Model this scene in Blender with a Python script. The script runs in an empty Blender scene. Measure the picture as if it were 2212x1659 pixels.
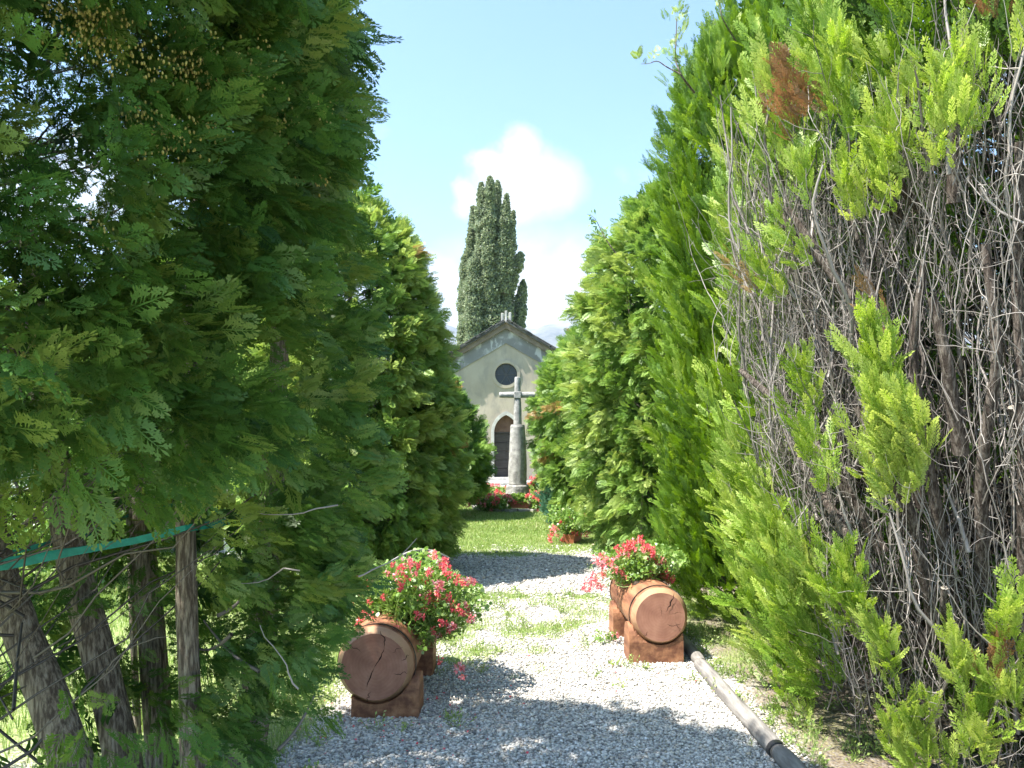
import bpy, bmesh, math, random
import numpy as np
from mathutils import Vector, Matrix
C = bpy.context.scene
R = math.radians
rng = np.random.default_rng(7)
random.seed(7)

# ------------------------------------------------------------ camera, sky, sun, exposure
H, F, CX, HY = 1.6, 1640.0, 1106.0, 950.0        # eye height; focal length and principal column / horizon row of a 2212-wide view
cam_d = bpy.data.cameras.new('camera')
cam = bpy.data.objects.new('camera', cam_d)
C.collection.objects.link(cam)
cam.location = (0, 0, H)
cam.rotation_euler = (R(90), 0, 0)
cam_d.sensor_width = 36
cam_d.lens = 36 * F / 2212
cam_d.shift_y = (HY - 829.5) / 2212
cam_d.clip_start = 0.05
cam_d.clip_end = 20000
C.camera = cam

SUN_EL, SUN_BEHIND = R(60), R(19)                # sun stands to the left and a little behind the viewer
sdir = Vector((-math.cos(SUN_BEHIND) * math.cos(SUN_EL), -math.sin(SUN_BEHIND) * math.cos(SUN_EL), math.sin(SUN_EL)))
sun_d = bpy.data.lights.new('sun', 'SUN')
sun_d.energy = 5.0
sun_d.angle = R(0.53)
sun_d.color = (1.0, 0.95, 0.87)
sun = bpy.data.objects.new('sun', sun_d)
C.collection.objects.link(sun)
sun.rotation_euler = sdir.to_track_quat('Z', 'Y').to_euler()
sun.location = (-20, -5, 40)

w = bpy.data.worlds.new('World')
C.world = w
w.use_nodes = True
nt = w.node_tree
nt.nodes.clear()
def N(nt, typ, **kw):
    n = nt.nodes.new(typ)
    for k, v in kw.items():
        if k == 'ins':
            for a, b in v.items():
                n.inputs[a].default_value = b
        else:
            setattr(n, k, v)
    return n
def LK(nt, a, b):
    nt.links.new(a, b)
def MATH(nt, op, a, b=None, c=None, clamp=False):
    n = nt.nodes.new('ShaderNodeMath')
    n.operation = op
    n.use_clamp = clamp
    for i, v in enumerate((a, b, c)):
        if v is None: continue
        if isinstance(v, (int, float)): n.inputs[i].default_value = v
        else: nt.links.new(v, n.inputs[i])
    return n.outputs[0]
out = N(nt, 'ShaderNodeOutputWorld')
bg = N(nt, 'ShaderNodeBackground', ins={'Strength': 0.10})
sky = N(nt, 'ShaderNodeTexSky', sky_type='NISHITA', sun_disc=False)
sky.sun_elevation = SUN_EL
sky.sun_rotation = math.atan2(sdir.x, sdir.y)
sky.altitude = 600
sky.air_density = 1.0
sky.dust_density = 1.6
sky.ozone_density = 1.4
# clouds: billows placed by direction over the ridge
tc = N(nt, 'ShaderNodeTexCoord')
sep = N(nt, 'ShaderNodeSeparateXYZ')
LK(nt, tc.outputs['Generated'], sep.inputs[0])
yy = MATH(nt, 'MAXIMUM', sep.outputs[1], 0.02)
u = MATH(nt, 'DIVIDE', sep.outputs[0], yy)
v = MATH(nt, 'DIVIDE', sep.outputs[2], yy)
com = N(nt, 'ShaderNodeCombineXYZ')
LK(nt, u, com.inputs[0]); LK(nt, v, com.inputs[1])
nz = N(nt, 'ShaderNodeTexNoise', ins={'Scale': 26.0, 'Detail': 6.0, 'Roughness': 0.6})
LK(nt, com.outputs[0], nz.inputs['Vector'])
nsep = N(nt, 'ShaderNodeSeparateColor')
LK(nt, nz.outputs['Color'], nsep.inputs[0])
nz2 = N(nt, 'ShaderNodeTexNoise', ins={'Scale': 9.0, 'Detail': 5.0, 'Roughness': 0.55})
LK(nt, com.outputs[0], nz2.inputs['Vector'])
ud = MATH(nt, 'ADD', u, MATH(nt, 'MULTIPLY', MATH(nt, 'SUBTRACT', nsep.outputs[0], 0.5), 0.035))
vd = MATH(nt, 'ADD', v, MATH(nt, 'MULTIPLY', MATH(nt, 'SUBTRACT', nsep.outputs[1], 0.5), 0.035))
cl = None
for px, py, ax, ay, soft, amp in [(1122, 334, 46, 52, .8, 1), (1172, 398, 78, 62, .8, 1), (1066, 358, 46, 34, .8, 1), (1115, 400, 88, 80, .8, 1),
        (1080, 440, 66, 60, .9, .9), (1005, 430, 24, 38, .8, .8), (1170, 640, 210, 110, 1.1, 1), (1180, 720, 300, 90, .9, 1), (1372, 435, 26, 22, .5, .8),
        (960, 640, 120, 80, .8, .8), (600, 640, 300, 90, .8, .8), (100, 420, 240, 120, .9, .7), (2050, 120, 150, 110, .9, .7), (1700, 700, 400, 120, .8, .8), (1230, 540, 60, 30, 1, .5)]:
    a = MATH(nt, 'DIVIDE', MATH(nt, 'SUBTRACT', ud, (px - CX) / F), ax / F)
    b = MATH(nt, 'DIVIDE', MATH(nt, 'SUBTRACT', vd, (HY - py) / F), ay / F)
    d = MATH(nt, 'SQRT', MATH(nt, 'ADD', MATH(nt, 'MULTIPLY', a, a), MATH(nt, 'MULTIPLY', b, b)))
    m = MATH(nt, 'MULTIPLY', MATH(nt, 'DIVIDE', MATH(nt, 'SUBTRACT', 1.0 + soft / 2, d), soft, clamp=True), amp, clamp=True)
    cl = m if cl is None else MATH(nt, 'MAXIMUM', cl, m)
wisp = MATH(nt, 'MULTIPLY', MATH(nt, 'SUBTRACT', nz2.outputs['Fac'], 0.62, clamp=True), 2.0, clamp=True)
cl = MATH(nt, 'MAXIMUM', cl, wisp)
cl = MATH(nt, 'MULTIPLY', cl, MATH(nt, 'GREATER_THAN', sep.outputs[1], 0.03))
mixc = N(nt, 'ShaderNodeMix', data_type='RGBA')
shade = N(nt, 'ShaderNodeMix', data_type='RGBA')
shade.inputs[6].default_value = (2.9, 3.05, 3.3, 1)
shade.inputs[7].default_value = (4.4, 4.4, 4.45, 1)
LK(nt, MATH(nt, 'MULTIPLY', MATH(nt, 'SUBTRACT', nz.outputs['Fac'], .3, clamp=True), 3.0, clamp=True), shade.inputs[0])
LK(nt, shade.outputs[2], mixc.inputs[7])
LK(nt, cl, mixc.inputs[0])
skb = N(nt, 'ShaderNodeMix', data_type='RGBA', blend_type='MULTIPLY')
skb.inputs[0].default_value = 1
skb.inputs[7].default_value = (.98, 1.13, 1.16, 1)
LK(nt, sky.outputs[0], skb.inputs[6])
LK(nt, skb.outputs[2], mixc.inputs[6])
LK(nt, mixc.outputs[2], bg.inputs['Color'])
LK(nt, bg.outputs[0], out.inputs[0])

C.view_settings.view_transform = 'Standard'
C.view_settings.look = 'None'
C.view_settings.exposure = 1.75
C.view_settings.gamma = 1.0
C.render.engine = 'CYCLES'
cy = C.cycles
cy.max_bounces = 7
cy.diffuse_bounces = 3
cy.glossy_bounces = 2
cy.transmission_bounces = 4
cy.transparent_max_bounces = 4
cy.volume_bounces = 0
cy.use_denoising = True
cy.caustics_reflective = False
cy.caustics_refractive = False
cy.sample_clamp_indirect = 6

# ------------------------------------------------------------ helpers
def P(px, py, Y):
    return Vector(((px - CX) / F * Y, Y, (HY - py) / F * Y + H))
def proj(p):
    y = np.maximum(p[..., 1], 0.05)
    return CX + F * p[..., 0] / y, HY - F * (p[..., 2] - H) / y
def link(o, parent=None):
    C.collection.objects.link(o)
    if parent: o.parent = parent
    return o
def tag(o, label=None, cat=None, group=None, kind=None):
    if label: o['label'] = label
    if cat: o['category'] = cat
    if group: o['group'] = group
    if kind: o['kind'] = kind
    return o
def empty(name, loc, label=None, cat=None, group=None, rz=0):
    o = bpy.data.objects.new(name, None)
    o.location = loc
    o.rotation_euler = (0, 0, rz)
    link(o)
    return tag(o, label, cat, group)
def from_np(name, V, Q, mat, parent=None, tint=None, smooth=False, world=True):
    """V (n,3) world coordinates, Q (m,k) indices of faces with k corners each"""
    me = bpy.data.meshes.new(name)
    V = np.asarray(V, dtype=np.float32)
    if parent is not None and world:
        V = V - np.array(parent.location, dtype=np.float32)
    m, k = Q.shape
    me.vertices.add(len(V)); me.vertices.foreach_set('co', V.ravel())
    me.loops.add(m * k); me.loops.foreach_set('vertex_index', Q.astype(np.int32).ravel())
    me.polygons.add(m); me.polygons.foreach_set('loop_start', np.arange(0, m * k, k, dtype=np.int32))
    if smooth: me.polygons.foreach_set('use_smooth', np.ones(m, dtype=bool))
    me.update(calc_edges=True)
    if tint is not None:
        at = me.attributes.new('tint', 'FLOAT', 'FACE')
        at.data.foreach_set('value', np.asarray(tint, dtype=np.float32))
    me.materials.append(mat)
    return link(bpy.data.objects.new(name, me), parent)
def bm_obj(name, bm, mat, parent=None, smooth=False, mats=None):
    me = bpy.data.meshes.new(name)
    bm.normal_update()
    bm.to_mesh(me); bm.free()
    for mm in (mats or [mat]): me.materials.append(mm)
    if smooth:
        me.polygons.foreach_set('use_smooth', np.ones(len(me.polygons), dtype=bool))
    return link(bpy.data.objects.new(name, me), parent)
def add_box(bm, x0, x1, y0, y1, z0, z1, M=None, mi=0, bev=0):
    r = bmesh.ops.create_cube(bm, size=1)
    vs = r['verts']
    for v_ in vs:
        v_.co = Vector(((x0 + x1) / 2 + v_.co.x * (x1 - x0), (y0 + y1) / 2 + v_.co.y * (y1 - y0), (z0 + z1) / 2 + v_.co.z * (z1 - z0)))
        if M: v_.co = M @ v_.co
    fs = {f for v_ in vs for f in v_.link_faces}
    for f in fs: f.material_index = mi
    if bev:
        es = list({e for v_ in vs for e in v_.link_edges})
        bmesh.ops.bevel(bm, geom=es, offset=bev, segments=2, affect='EDGES', profile=.5)
def nrm(a):
    return a / np.maximum(np.linalg.norm(a, axis=-1, keepdims=True), 1e-9)
def _h(i, s):
    x = np.sin(i * 12.9898 + s * 78.233) * 43758.5453
    return x - np.floor(x)
def noise2(x, y, s=0.0):
    xi, yi = np.floor(x), np.floor(y)
    fx, fy = x - xi, y - yi
    fx, fy = fx * fx * (3 - 2 * fx), fy * fy * (3 - 2 * fy)
    g = lambda a, b: _h(a + b * 57.31, s)
    return (g(xi, yi) * (1 - fx) + g(xi + 1, yi) * fx) * (1 - fy) + (g(xi, yi + 1) * (1 - fx) + g(xi + 1, yi + 1) * fx) * fy
def fbm(x, y, s=0.0, o=3):
    t = 0; a = .5; n = 0
    for i in range(o):
        t = t + a * noise2(x * 2 ** i, y * 2 ** i, s + i * 3.7); n += a; a *= .5
    return t / n
def tubes(pts, rad, sides=5):
    """pts (n,k,3) rad (n,k) -> V, Q"""
    n, k, _ = pts.shape
    T = nrm(np.gradient(pts, axis=1))
    mean = nrm(pts[:, -1] - pts[:, 0])
    ref = np.where(np.abs(mean[:, 2:3]) > .7, np.array([[1., .3, 0]]), np.array([[0, 0, 1.]]))[:, None, :]
    U = nrm(np.cross(T, np.broadcast_to(ref, T.shape)))
    W = np.cross(T, U)
    a = np.arange(sides) * 2 * np.pi / sides
    V = pts[:, :, None, :] + rad[:, :, None, None] * (np.cos(a)[None, None, :, None] * U[:, :, None, :] + np.sin(a)[None, None, :, None] * W[:, :, None, :])
    idx = np.arange(n * k * sides).reshape(n, k, sides)
    q = np.stack([idx[:, :-1], np.roll(idx, -1, 2)[:, :-1], np.roll(idx, -1, 2)[:, 1:], idx[:, 1:]], -1)
    return V.reshape(-1, 3), q.reshape(-1, 4)
class Bag:
    """collects quads / tubes for one mesh"""
    def __init__(s): s.V = []; s.Q = []; s.T = []; s.n = 0
    def add(s, V, Q, t=0.5):
        s.V.append(V); s.Q.append(Q + s.n); s.n += len(V)
        s.T.append(np.full(len(Q), t) if np.isscalar(t) else t)
    def tube(s, pts, rad, sides=5, t=.5):
        pts = np.asarray(pts, float); rad = np.asarray(rad, float)
        if pts.ndim == 2: pts = pts[None]; rad = rad[None]
        V, Q = tubes(pts, rad, sides)
        if not np.isscalar(t): t = np.repeat(t, len(Q) // len(pts))
        s.add(V, Q, t)
    def build(s, name, mat, parent=None, smooth=False):
        return from_np(name, np.concatenate(s.V), np.concatenate(s.Q), mat, parent, np.concatenate(s.T), smooth)

# ------------------------------------------------------------ materials
def new_mat(name):
    m = bpy.data.materials.new(name)
    m.use_nodes = True
    t = m.node_tree
    b = t.nodes['Principled BSDF']
    return m, t, b
def ramp(t, fac, stops):
    r = t.nodes.new('ShaderNodeValToRGB')
    while len(r.color_ramp.elements) < len(stops): r.color_ramp.elements.new(0.5)
    for e, (p, c) in zip(r.color_ramp.elements, stops):
        e.position = p; e.color = (*c, 1)
    if fac is not None: t.links.new(fac, r.inputs[0])
    return r.outputs[0]
def leafy(name, stops, trans=.38, gloss=.03):
    m = bpy.data.materials.new(name)
    m.use_nodes = True
    t = m.node_tree
    t.nodes.clear()
    o = N(t, 'ShaderNodeOutputMaterial')
    a = N(t, 'ShaderNodeAttribute', attribute_name='tint')
    col = ramp(t, a.outputs['Fac'], stops)
    d = N(t, 'ShaderNodeBsdfDiffuse'); tr = N(t, 'ShaderNodeBsdfTranslucent'); g = N(t, 'ShaderNodeBsdfGlossy', ins={'Roughness': .45})
    hs = N(t, 'ShaderNodeHueSaturation', ins={'Hue': .487, 'Saturation': 1.08, 'Value': 1.4})
    LK(t, col, hs.inputs['Color'])
    LK(t, col, d.inputs[0]); LK(t, hs.outputs[0], tr.inputs[0])
    m1 = N(t, 'ShaderNodeMixShader', ins={0: trans}); m2 = N(t, 'ShaderNodeMixShader', ins={0: gloss})
    LK(t, d.outputs[0], m1.inputs[1]); LK(t, tr.outputs[0], m1.inputs[2])
    LK(t, m1.outputs[0], m2.inputs[1]); LK(t, g.outputs[0], m2.inputs[2])
    LK(t, m2.outputs[0], o.inputs[0])
    return m
def rough_mat(name, c1, c2, scale=8, rough=.85, bump=.3, stretch=(1, 1, 1), detail=6, c3=None, bscale=None, bdist=.01, lo=.35, hi=.65):
    m, t, b = new_mat(name)
    tcn = N(t, 'ShaderNodeTexCoord'); mp = N(t, 'ShaderNodeMapping')
    mp.inputs['Scale'].default_value = stretch
    LK(t, tcn.outputs['Object'], mp.inputs[0])
    n1 = N(t, 'ShaderNodeTexNoise', ins={'Scale': scale, 'Detail': detail, 'Roughness': .6})
    LK(t, mp.outputs[0], n1.inputs[0])
    stops = [(lo, c1), (hi, c2)] + ([(min(hi + .12, 1), c3)] if c3 else [])
    LK(t, ramp(t, n1.outputs['Fac'], stops), b.inputs['Base Color'])
    b.inputs['Roughness'].default_value = rough
    b.inputs['Specular IOR Level'].default_value = .3
    n2 = N(t, 'ShaderNodeTexNoise', ins={'Scale': bscale or scale * 4, 'Detail': 8.0, 'Roughness': .65})
    LK(t, mp.outputs[0], n2.inputs[0])
    bp = N(t, 'ShaderNodeBump', ins={'Strength': bump, 'Distance': bdist})
    LK(t, n2.outputs['Fac'], bp.inputs['Height']); LK(t, bp.outputs[0], b.inputs['Normal'])
    return m

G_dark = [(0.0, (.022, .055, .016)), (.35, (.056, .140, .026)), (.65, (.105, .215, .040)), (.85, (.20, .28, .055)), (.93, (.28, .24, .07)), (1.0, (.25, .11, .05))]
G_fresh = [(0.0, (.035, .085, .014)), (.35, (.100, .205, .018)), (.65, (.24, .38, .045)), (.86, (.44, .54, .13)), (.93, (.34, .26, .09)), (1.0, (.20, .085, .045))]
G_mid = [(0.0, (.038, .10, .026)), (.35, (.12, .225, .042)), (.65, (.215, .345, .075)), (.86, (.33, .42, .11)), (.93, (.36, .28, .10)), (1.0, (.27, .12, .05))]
G_blue = [(0.0, (.035, .09, .06)), (.5, (.08, .19, .13)), (1.0, (.16, .30, .20))]
G_pop = [(0.0, (.05, .075, .045)), (.5, (.145, .18, .115)), (.85, (.26, .31, .19)), (1.0, (.34, .38, .20))]
G_ger = [(0.0, (.07, .15, .025)), (.5, (.18, .32, .055)), (.85, (.33, .46, .14)), (1.0, (.42, .50, .22))]
G_grass = [(0.0, (.10, .17, .04)), (.5, (.22, .34, .08)), (.85, (.34, .43, .14)), (1.0, (.50, .46, .26))]
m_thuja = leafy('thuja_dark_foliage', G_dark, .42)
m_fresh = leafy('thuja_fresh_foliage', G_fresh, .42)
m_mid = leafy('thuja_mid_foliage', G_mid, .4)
m_blue = leafy('juniper_foliage', G_blue)
m_pop = leafy('poplar_leaves', G_pop, .3, .02)
m_ger = leafy('geranium_leaves', G_ger, .38, .06)
m_grass = leafy('grass_blades', G_grass, .35, .04)
m_petal = leafy('petals', [(0, (.66, .06, .07)), (.4, (.78, .17, .18)), (.7, (.83, .33, .33)), (.86, (.82, .48, .52)), (.95, (.70, .35, .62)), (1, (.85, .85, .82))], .35, .03)
m_cone = rough_mat('cones', (.30, .27, .06), (.50, .43, .14), 60, .7)
m_bark = rough_mat('thuja_bark', (.13, .10, .078), (.40, .335, .265), 9, .9, 1.0, (9, 9, 1.3), c3=(.52, .46, .39), bscale=12, bdist=.03, lo=.42, hi=.58)
m_dbark = rough_mat('dead_limb_bark', (.06, .045, .036), (.19, .16, .135), 9, .9, 1.0, (9, 9, 1.3), c3=(.28, .25, .22), bscale=12, bdist=.03, lo=.42, hi=.58)
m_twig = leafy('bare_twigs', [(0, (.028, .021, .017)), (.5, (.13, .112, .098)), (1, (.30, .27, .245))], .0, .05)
m_cut = rough_mat('cut_wood', (.17, .14, .11), (.30, .26, .21), 30, .8)

# ------------------------------------------------------------ foliage sprays
def quads_of(segs):
    """segs: (x0,y0,x1,y1,w,t) flat slender leaflets -> template (m,4,3), t (m)"""
    Vs, T = [], []
    for x0, y0, x1, y1, w_, t in segs:
        dx, dy = x1 - x0, y1 - y0
        l = math.hypot(dx, dy); nx, ny = -dy / l * w_, dx / l * w_
        mx, my = x0 + dx * .55, y0 + dy * .55
        Vs.append([(x0, y0, 0), (mx - nx, my - ny, 0), (x1, y1, 0), (mx + nx, my + ny, 0)]); T.append(t)
    return np.array(Vs), np.array(T)
def spray_fine(r_):
    s = [(0, 0, 0, 1.0, .016, .3)]
    for i in range(7):
        y = .12 + i * .12
        L = (.46 - .035 * i) * r_.uniform(.8, 1.15)
        for sg in (-1, 1):
            y2 = y + r_.uniform(-.03, .03)
            a = R(r_.uniform(38, 52)) * sg
            x1, y1 = math.sin(a) * L, y2 + math.cos(a) * L
            s.append((0, y2, x1, y1, .026, .5))
            for f_ in (.38, .66):
                for s2 in (-1, 1):
                    b = a + s2 * R(34)
                    l2 = L * (.42 - .18 * f_) * r_.uniform(.8, 1.2)
                    xb, yb = x1 * f_, y2 + (y1 - y2) * f_
                    s.append((xb, yb, xb + math.sin(b) * l2, yb + math.cos(b) * l2, .024, .8))
    s.append((0, .9, 0, 1.1, .03, .9))
    return quads_of(s)
def spray_med(r_):
    s = [(0, 0, 0, 1.08, .03, .4)]
    for i in range(5):
        y = .12 + i * .17
        L = (.48 - .05 * i) * r_.uniform(.8, 1.2)
        for sg in (-1, 1):
            a = R(r_.uniform(36, 50)) * sg
            x1, y1 = math.sin(a) * L, y + math.cos(a) * L
            s.append((0, y, x1, y1, .05, .6))
            if i < 3:
                b = a + sg * R(36)
                s.append((x1 * .45, y + (y1 - y) * .45, x1 * .45 + math.sin(b) * L * .4, y + (y1 - y) * .45 + math.cos(b) * L * .4, .04, .9))
    return quads_of(s)
def spray_coarse(r_):
    s = [(0, 0, 0, 1.05, .07, .5)]
    for i in range(3):
        y = .15 + i * .25
        L = (.5 - .08 * i) * r_.uniform(.8, 1.2)
        for sg in (-1, 1):
            a = R(42) * sg
            s.append((0, y, math.sin(a) * L, y + math.cos(a) * L, .085, .8))
    return quads_of(s)
def spray_up(r_):
    s = [(0, 0, 0, 1.0, .02, .3)]
    for i in range(8):
        y = .08 + i * .115
        L = (.34 - .022 * i) * r_.uniform(.8, 1.2)
        for sg in (-1, 1):
            y2 = y + r_.uniform(-.03, .03)
            a = R(r_.uniform(24, 38)) * sg
            x1, y1 = math.sin(a) * L, y2 + math.cos(a) * L
            s.append((0, y2, x1, y1, .024, .55))
            for f_ in (.35, .65):
                b = a + sg * R(30)
                l2 = L * (.45 - .2 * f_)
                xb, yb = x1 * f_, y2 + (y1 - y2) * f_
                s.append((xb, yb, xb + math.sin(b) * l2, yb + math.cos(b) * l2, .024, .8))
    s.append((0, .9, 0, 1.12, .03, .95))
    return quads_of(s)
UP = [spray_up(random) for _ in range(4)]
FINE = [spray_fine(random) for _ in range(4)]
MED = [spray_med(random) for _ in range(4)]
COARSE = [spray_coarse(random) for _ in range(3)]
def emit_sprays(bag, temps, pos, Fw, size, tint, tipgain=.22, bend=.25):
    n = len(pos)
    which = rng.integers(0, len(temps), n)
    S = nrm(np.cross(Fw, rng.normal(size=(n, 3))))
    Nn = np.cross(S, Fw)
    k = rng.uniform(-.6, 1.0, n) * bend
    for wi, (TV, TT) in enumerate(temps):
        sel = np.where(which == wi)[0]
        if not len(sel): continue
        x = TV[None, :, :, 0]; y = TV[None, :, :, 1]
        z = -k[sel][:, None, None] * y ** 2 - .25 * np.abs(x) * k[sel][:, None, None]
        sz = size[sel][:, None, None]
        V = pos[sel][:, None, None, :] + (x * sz)[..., None] * S[sel][:, None, None, :] + (y * sz)[..., None] * Fw[sel][:, None, None, :] + (z * sz)[..., None] * Nn[sel][:, None, None, :]
        nq = len(sel) * TV.shape[0]
        t = tint[sel][:, None] + (TT[None, :] - .5) * tipgain * (tint[sel][:, None] < .88)
        if tipgain > 0: t = np.where(tint[sel][:, None] < .88, np.clip(t, 0, .852), t)
        t = np.clip(t, 0, 1)
        bag.add(V.reshape(-1, 3), np.arange(nq * 4).reshape(nq, 4), t.ravel())
def clumps(bag, temps, c, a, m, L, wd, size, tint, spread=.9, droop=0., tipgain=.22, jit=.07):
    """c (n,3) clump centres, a (n,3) axes; m sprays each"""
    n = len(c)
    t = rng.uniform(0, 1, (n, m))
    perp = rng.normal(size=(n, m, 3)); perp -= (perp * a[:, None, :]).sum(-1, keepdims=True) * a[:, None, :]
    perp = nrm(perp)
    pos = c[:, None, :] + a[:, None, :] * (L * (t - .3))[..., None] + perp * (wd * rng.uniform(0, 1, (n, m)) * (1.1 - .7 * t))[..., None]
    Fw = a[:, None, :] + perp * (spread * rng.uniform(.3, 1, (n, m)) * (1.1 - .75 * t))[..., None]
    Fw[..., 2] -= droop * rng.uniform(0, 1, (n, m))
    Fw = nrm(Fw)
    sz = size * rng.uniform(.65, 1.3, (n, m))
    tt = tint[:, None] + rng.normal(0, jit, (n, m)) * (tint[:, None] < .88)
    tt = np.where(tint[:, None] < .88, np.minimum(tt, .84), tt)
    emit_sprays(bag, temps, pos.reshape(-1, 3), Fw.reshape(-1, 3), sz.ravel(), np.clip(tt.ravel(), 0, 1), tipgain)
class Column:
    def __init__(s, cx, cy, prof, seed=0, lobe=.12):
        s.cx, s.cy, s.seed, s.lobe = cx, cy, seed, lobe
        s.z = np.array([p[0] for p in prof], float); s.r = np.array([p[1] for p in prof], float)
    def rad(s, th, z):
        r = np.interp(z, s.z, s.r)
        ang = np.stack([np.cos(th), np.sin(th)], -1)
        nn = noise2(ang[..., 0] * 2.2 + 7, ang[..., 1] * 2.2 + z * .9, s.seed) + .5 * noise2(ang[..., 0] * 5 + 3, ang[..., 1] * 5 + z * 1.7, s.seed + 5)
        return r * (1 + s.lobe * (nn - .75) * 2)
    def sample(s, n):
        zz = np.linspace(s.z[0], s.z[-1], 400); p = np.interp(zz, s.z, s.r) + .15; p /= p.sum()
        z = rng.choice(zz, n, p=p) + rng.uniform(-.01, .01, n)
        th = rng.uniform(0, 2 * np.pi, n)
        r = s.rad(th, z)
        slope = -(np.interp(z + .15, s.z, s.r) - np.interp(z - .15, s.z, s.r)) / .3
        nv = nrm(np.stack([np.cos(th), np.sin(th), np.clip(slope, -.3, 2.0)], -1))
        return th, z, r, nv
    def at(s, th, z, r):
        return np.stack([s.cx + r * np.cos(th), s.cy + r * np.sin(th), z], -1)
    def hit(s, px, py):
        for Y in np.arange(1.4, s.cy + 2, .01):
            p = P(px, py, Y)
            th = math.atan2(p.y - s.cy, p.x - s.cx)
            if math.hypot(p.x - s.cx, p.y - s.cy) < s.rad(np.array(th), np.array(p.z)): 
                return np.array(p), np.array((math.cos(th), math.sin(th), 0))
        return None
def axes(nv, mode):
    n = len(nv); up = np.array([0, 0, 1.])
    if mode == 'up': a = nv * .5 + up * .95 + rng.normal(0, .22, (n, 3))
    elif mode == 'droop': a = nv * .9 - up * .12 + rng.normal(0, .33, (n, 3))
    else: a = nv * .9 + up * .3 + rng.normal(0, .35, (n, 3))
    return nrm(a)
def inner_stuff(col, parent, nb, mat=None, zmin=.3, thick=1.):
    """twiggy branches running from the stems to the outside of the crown"""
    b = Bag()
    th, z, r, nv = col.sample(nb)
    z = np.where(z < zmin, zmin + rng.uniform(0, 1.5, nb), z)
    e = col.at(th, z, r * .93)
    ax = np.stack([np.full(nb, col.cx), np.full(nb, col.cy), np.clip(z - r * rng.uniform(.3, .9, nb), .1, None)], -1)
    ax[:, :2] += rng.normal(0, .12, (nb, 2))
    k = 6
    s = np.linspace(0, 1, k)[None, :, None]
    pts = ax[:, None] * (1 - s) + e[:, None] * s + rng.normal(0, .035, (nb, k, 3)) * np.sin(s * np.pi)
    pts[..., 2] -= (np.sin(s * np.pi) * .08)[..., 0]
    rad = np.linspace(1, .25, k)[None] * rng.uniform(.006, .016, (nb, 1)) * thick
    b.tube(pts, rad, 4, rng.uniform(0.0, .6, nb))
    return b.build('branches', mat or m_twig, parent)
def trunk_obj(parent, pts, rads, name='trunk', mat=None, sides=14):
    pts = np.array(pts, float)
    k = 26
    s = np.linspace(0, 1, len(pts)); t = np.linspace(0, 1, k)
    pp = np.stack([np.interp(t, s, pts[:, i]) for i in range(3)], -1)
    rr = np.interp(t, s, rads)
    for _ in range(2): pp[1:-1] = (pp[:-2] + 2 * pp[1:-1] + pp[2:]) / 4
    V, Q = tubes(pp[None], rr[None], sides)
    ang = np.tile(np.arange(sides), k); zz = np.repeat(np.arange(k), sides)
    cen = np.repeat(pp, sides, 0)
    f_ = 1 + .16 * (noise2(ang * 1.0, zz * .35, pts[0, 0] * 9) - .5) + .08 * (noise2(ang * 2.3, zz * .9, 3) - .5)
    V = cen + (V - cen) * f_[:, None]
    return from_np(name, V, Q, mat or m_bark, parent, smooth=True)
def in_poly(px, py, poly):
    poly = np.array(poly, float); inside = np.zeros(np.shape(px), bool)
    x0, y0 = poly[-1]
    for x1, y1 in poly:
        c = ((y1 > py) != (y0 > py)) & (px < (x0 - x1) * (py - y1) / (y0 - y1 + 1e-9) + x1)
        inside ^= c; x0, y0 = x1, y1
    return inside

# ------------------------------------------------------------ ground
def grass_amount(x, y):
    """0 bare gravel .. 1 closed lawn"""
    n = fbm(x * 1.3, y * 1.1, 4, 4); n2 = fbm(x * 4, y * 4, 9, 3)
    pn = (n * .6 + n2 * .4)
    path = np.interp(y, [3, 4.6, 5.6, 6.4, 7.8, 8.3, 10.0, 10.6, 11.6, 12.2, 13.0, 13.6], [.10, .17, .40, .62, .50, .16, .24, .48, .66, .84, .78, .99])
    edge = np.clip((np.abs(x - .2) - (1.02 + .12 * (n - .5))) * 2.2, 0, 1) * np.where((x > .2) & (y < 8.5), .22, 1)
    left = np.clip((-.85 - x + .3 * (n - .5)) * 2.5, 0, 1) * np.interp(y, [3, 5, 7, 9], [.62, .75, .85, .95])
    right = np.clip((x - 1.28) * 4, 0, 1) * .27
    g = np.maximum(np.maximum(path, left), right)
    return np.clip((pn - (1 - g) * .92 + .10) * 5.0 * (.35 + g), 0, 1)
fx = np.arange(-7, 7.001, .07); fy = np.arange(1.5, 22.001, .09)
gx = np.concatenate([[-6000, -1500, -400, -120, -50, -25, -14, -9], fx, [9, 14, 25, 50, 120, 400, 1500, 6000]])
gy = np.concatenate([[-300, -60, -15, -4, -1, .5], fy, [24, 28, 40, 70, 150, 400, 1200, 3000, 7000]])
X, Y_ = np.meshgrid(gx, gy)
Z = .03 * (fbm(X * .9, Y_ * .9, 2, 3) - .5) * (np.abs(X) < 8) * (Y_ < 24)
Z = Z * np.clip((np.abs(X - .2) - .6), .15, 1)
V = np.stack([X, Y_, Z], -1).reshape(-1, 3)
nx_, ny_ = len(gx), len(gy)
I = np.arange(nx_ * ny_).reshape(ny_, nx_)
Q = np.stack([I[:-1, :-1], I[:-1, 1:], I[1:, 1:], I[1:, :-1]], -1).reshape(-1, 4)
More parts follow.
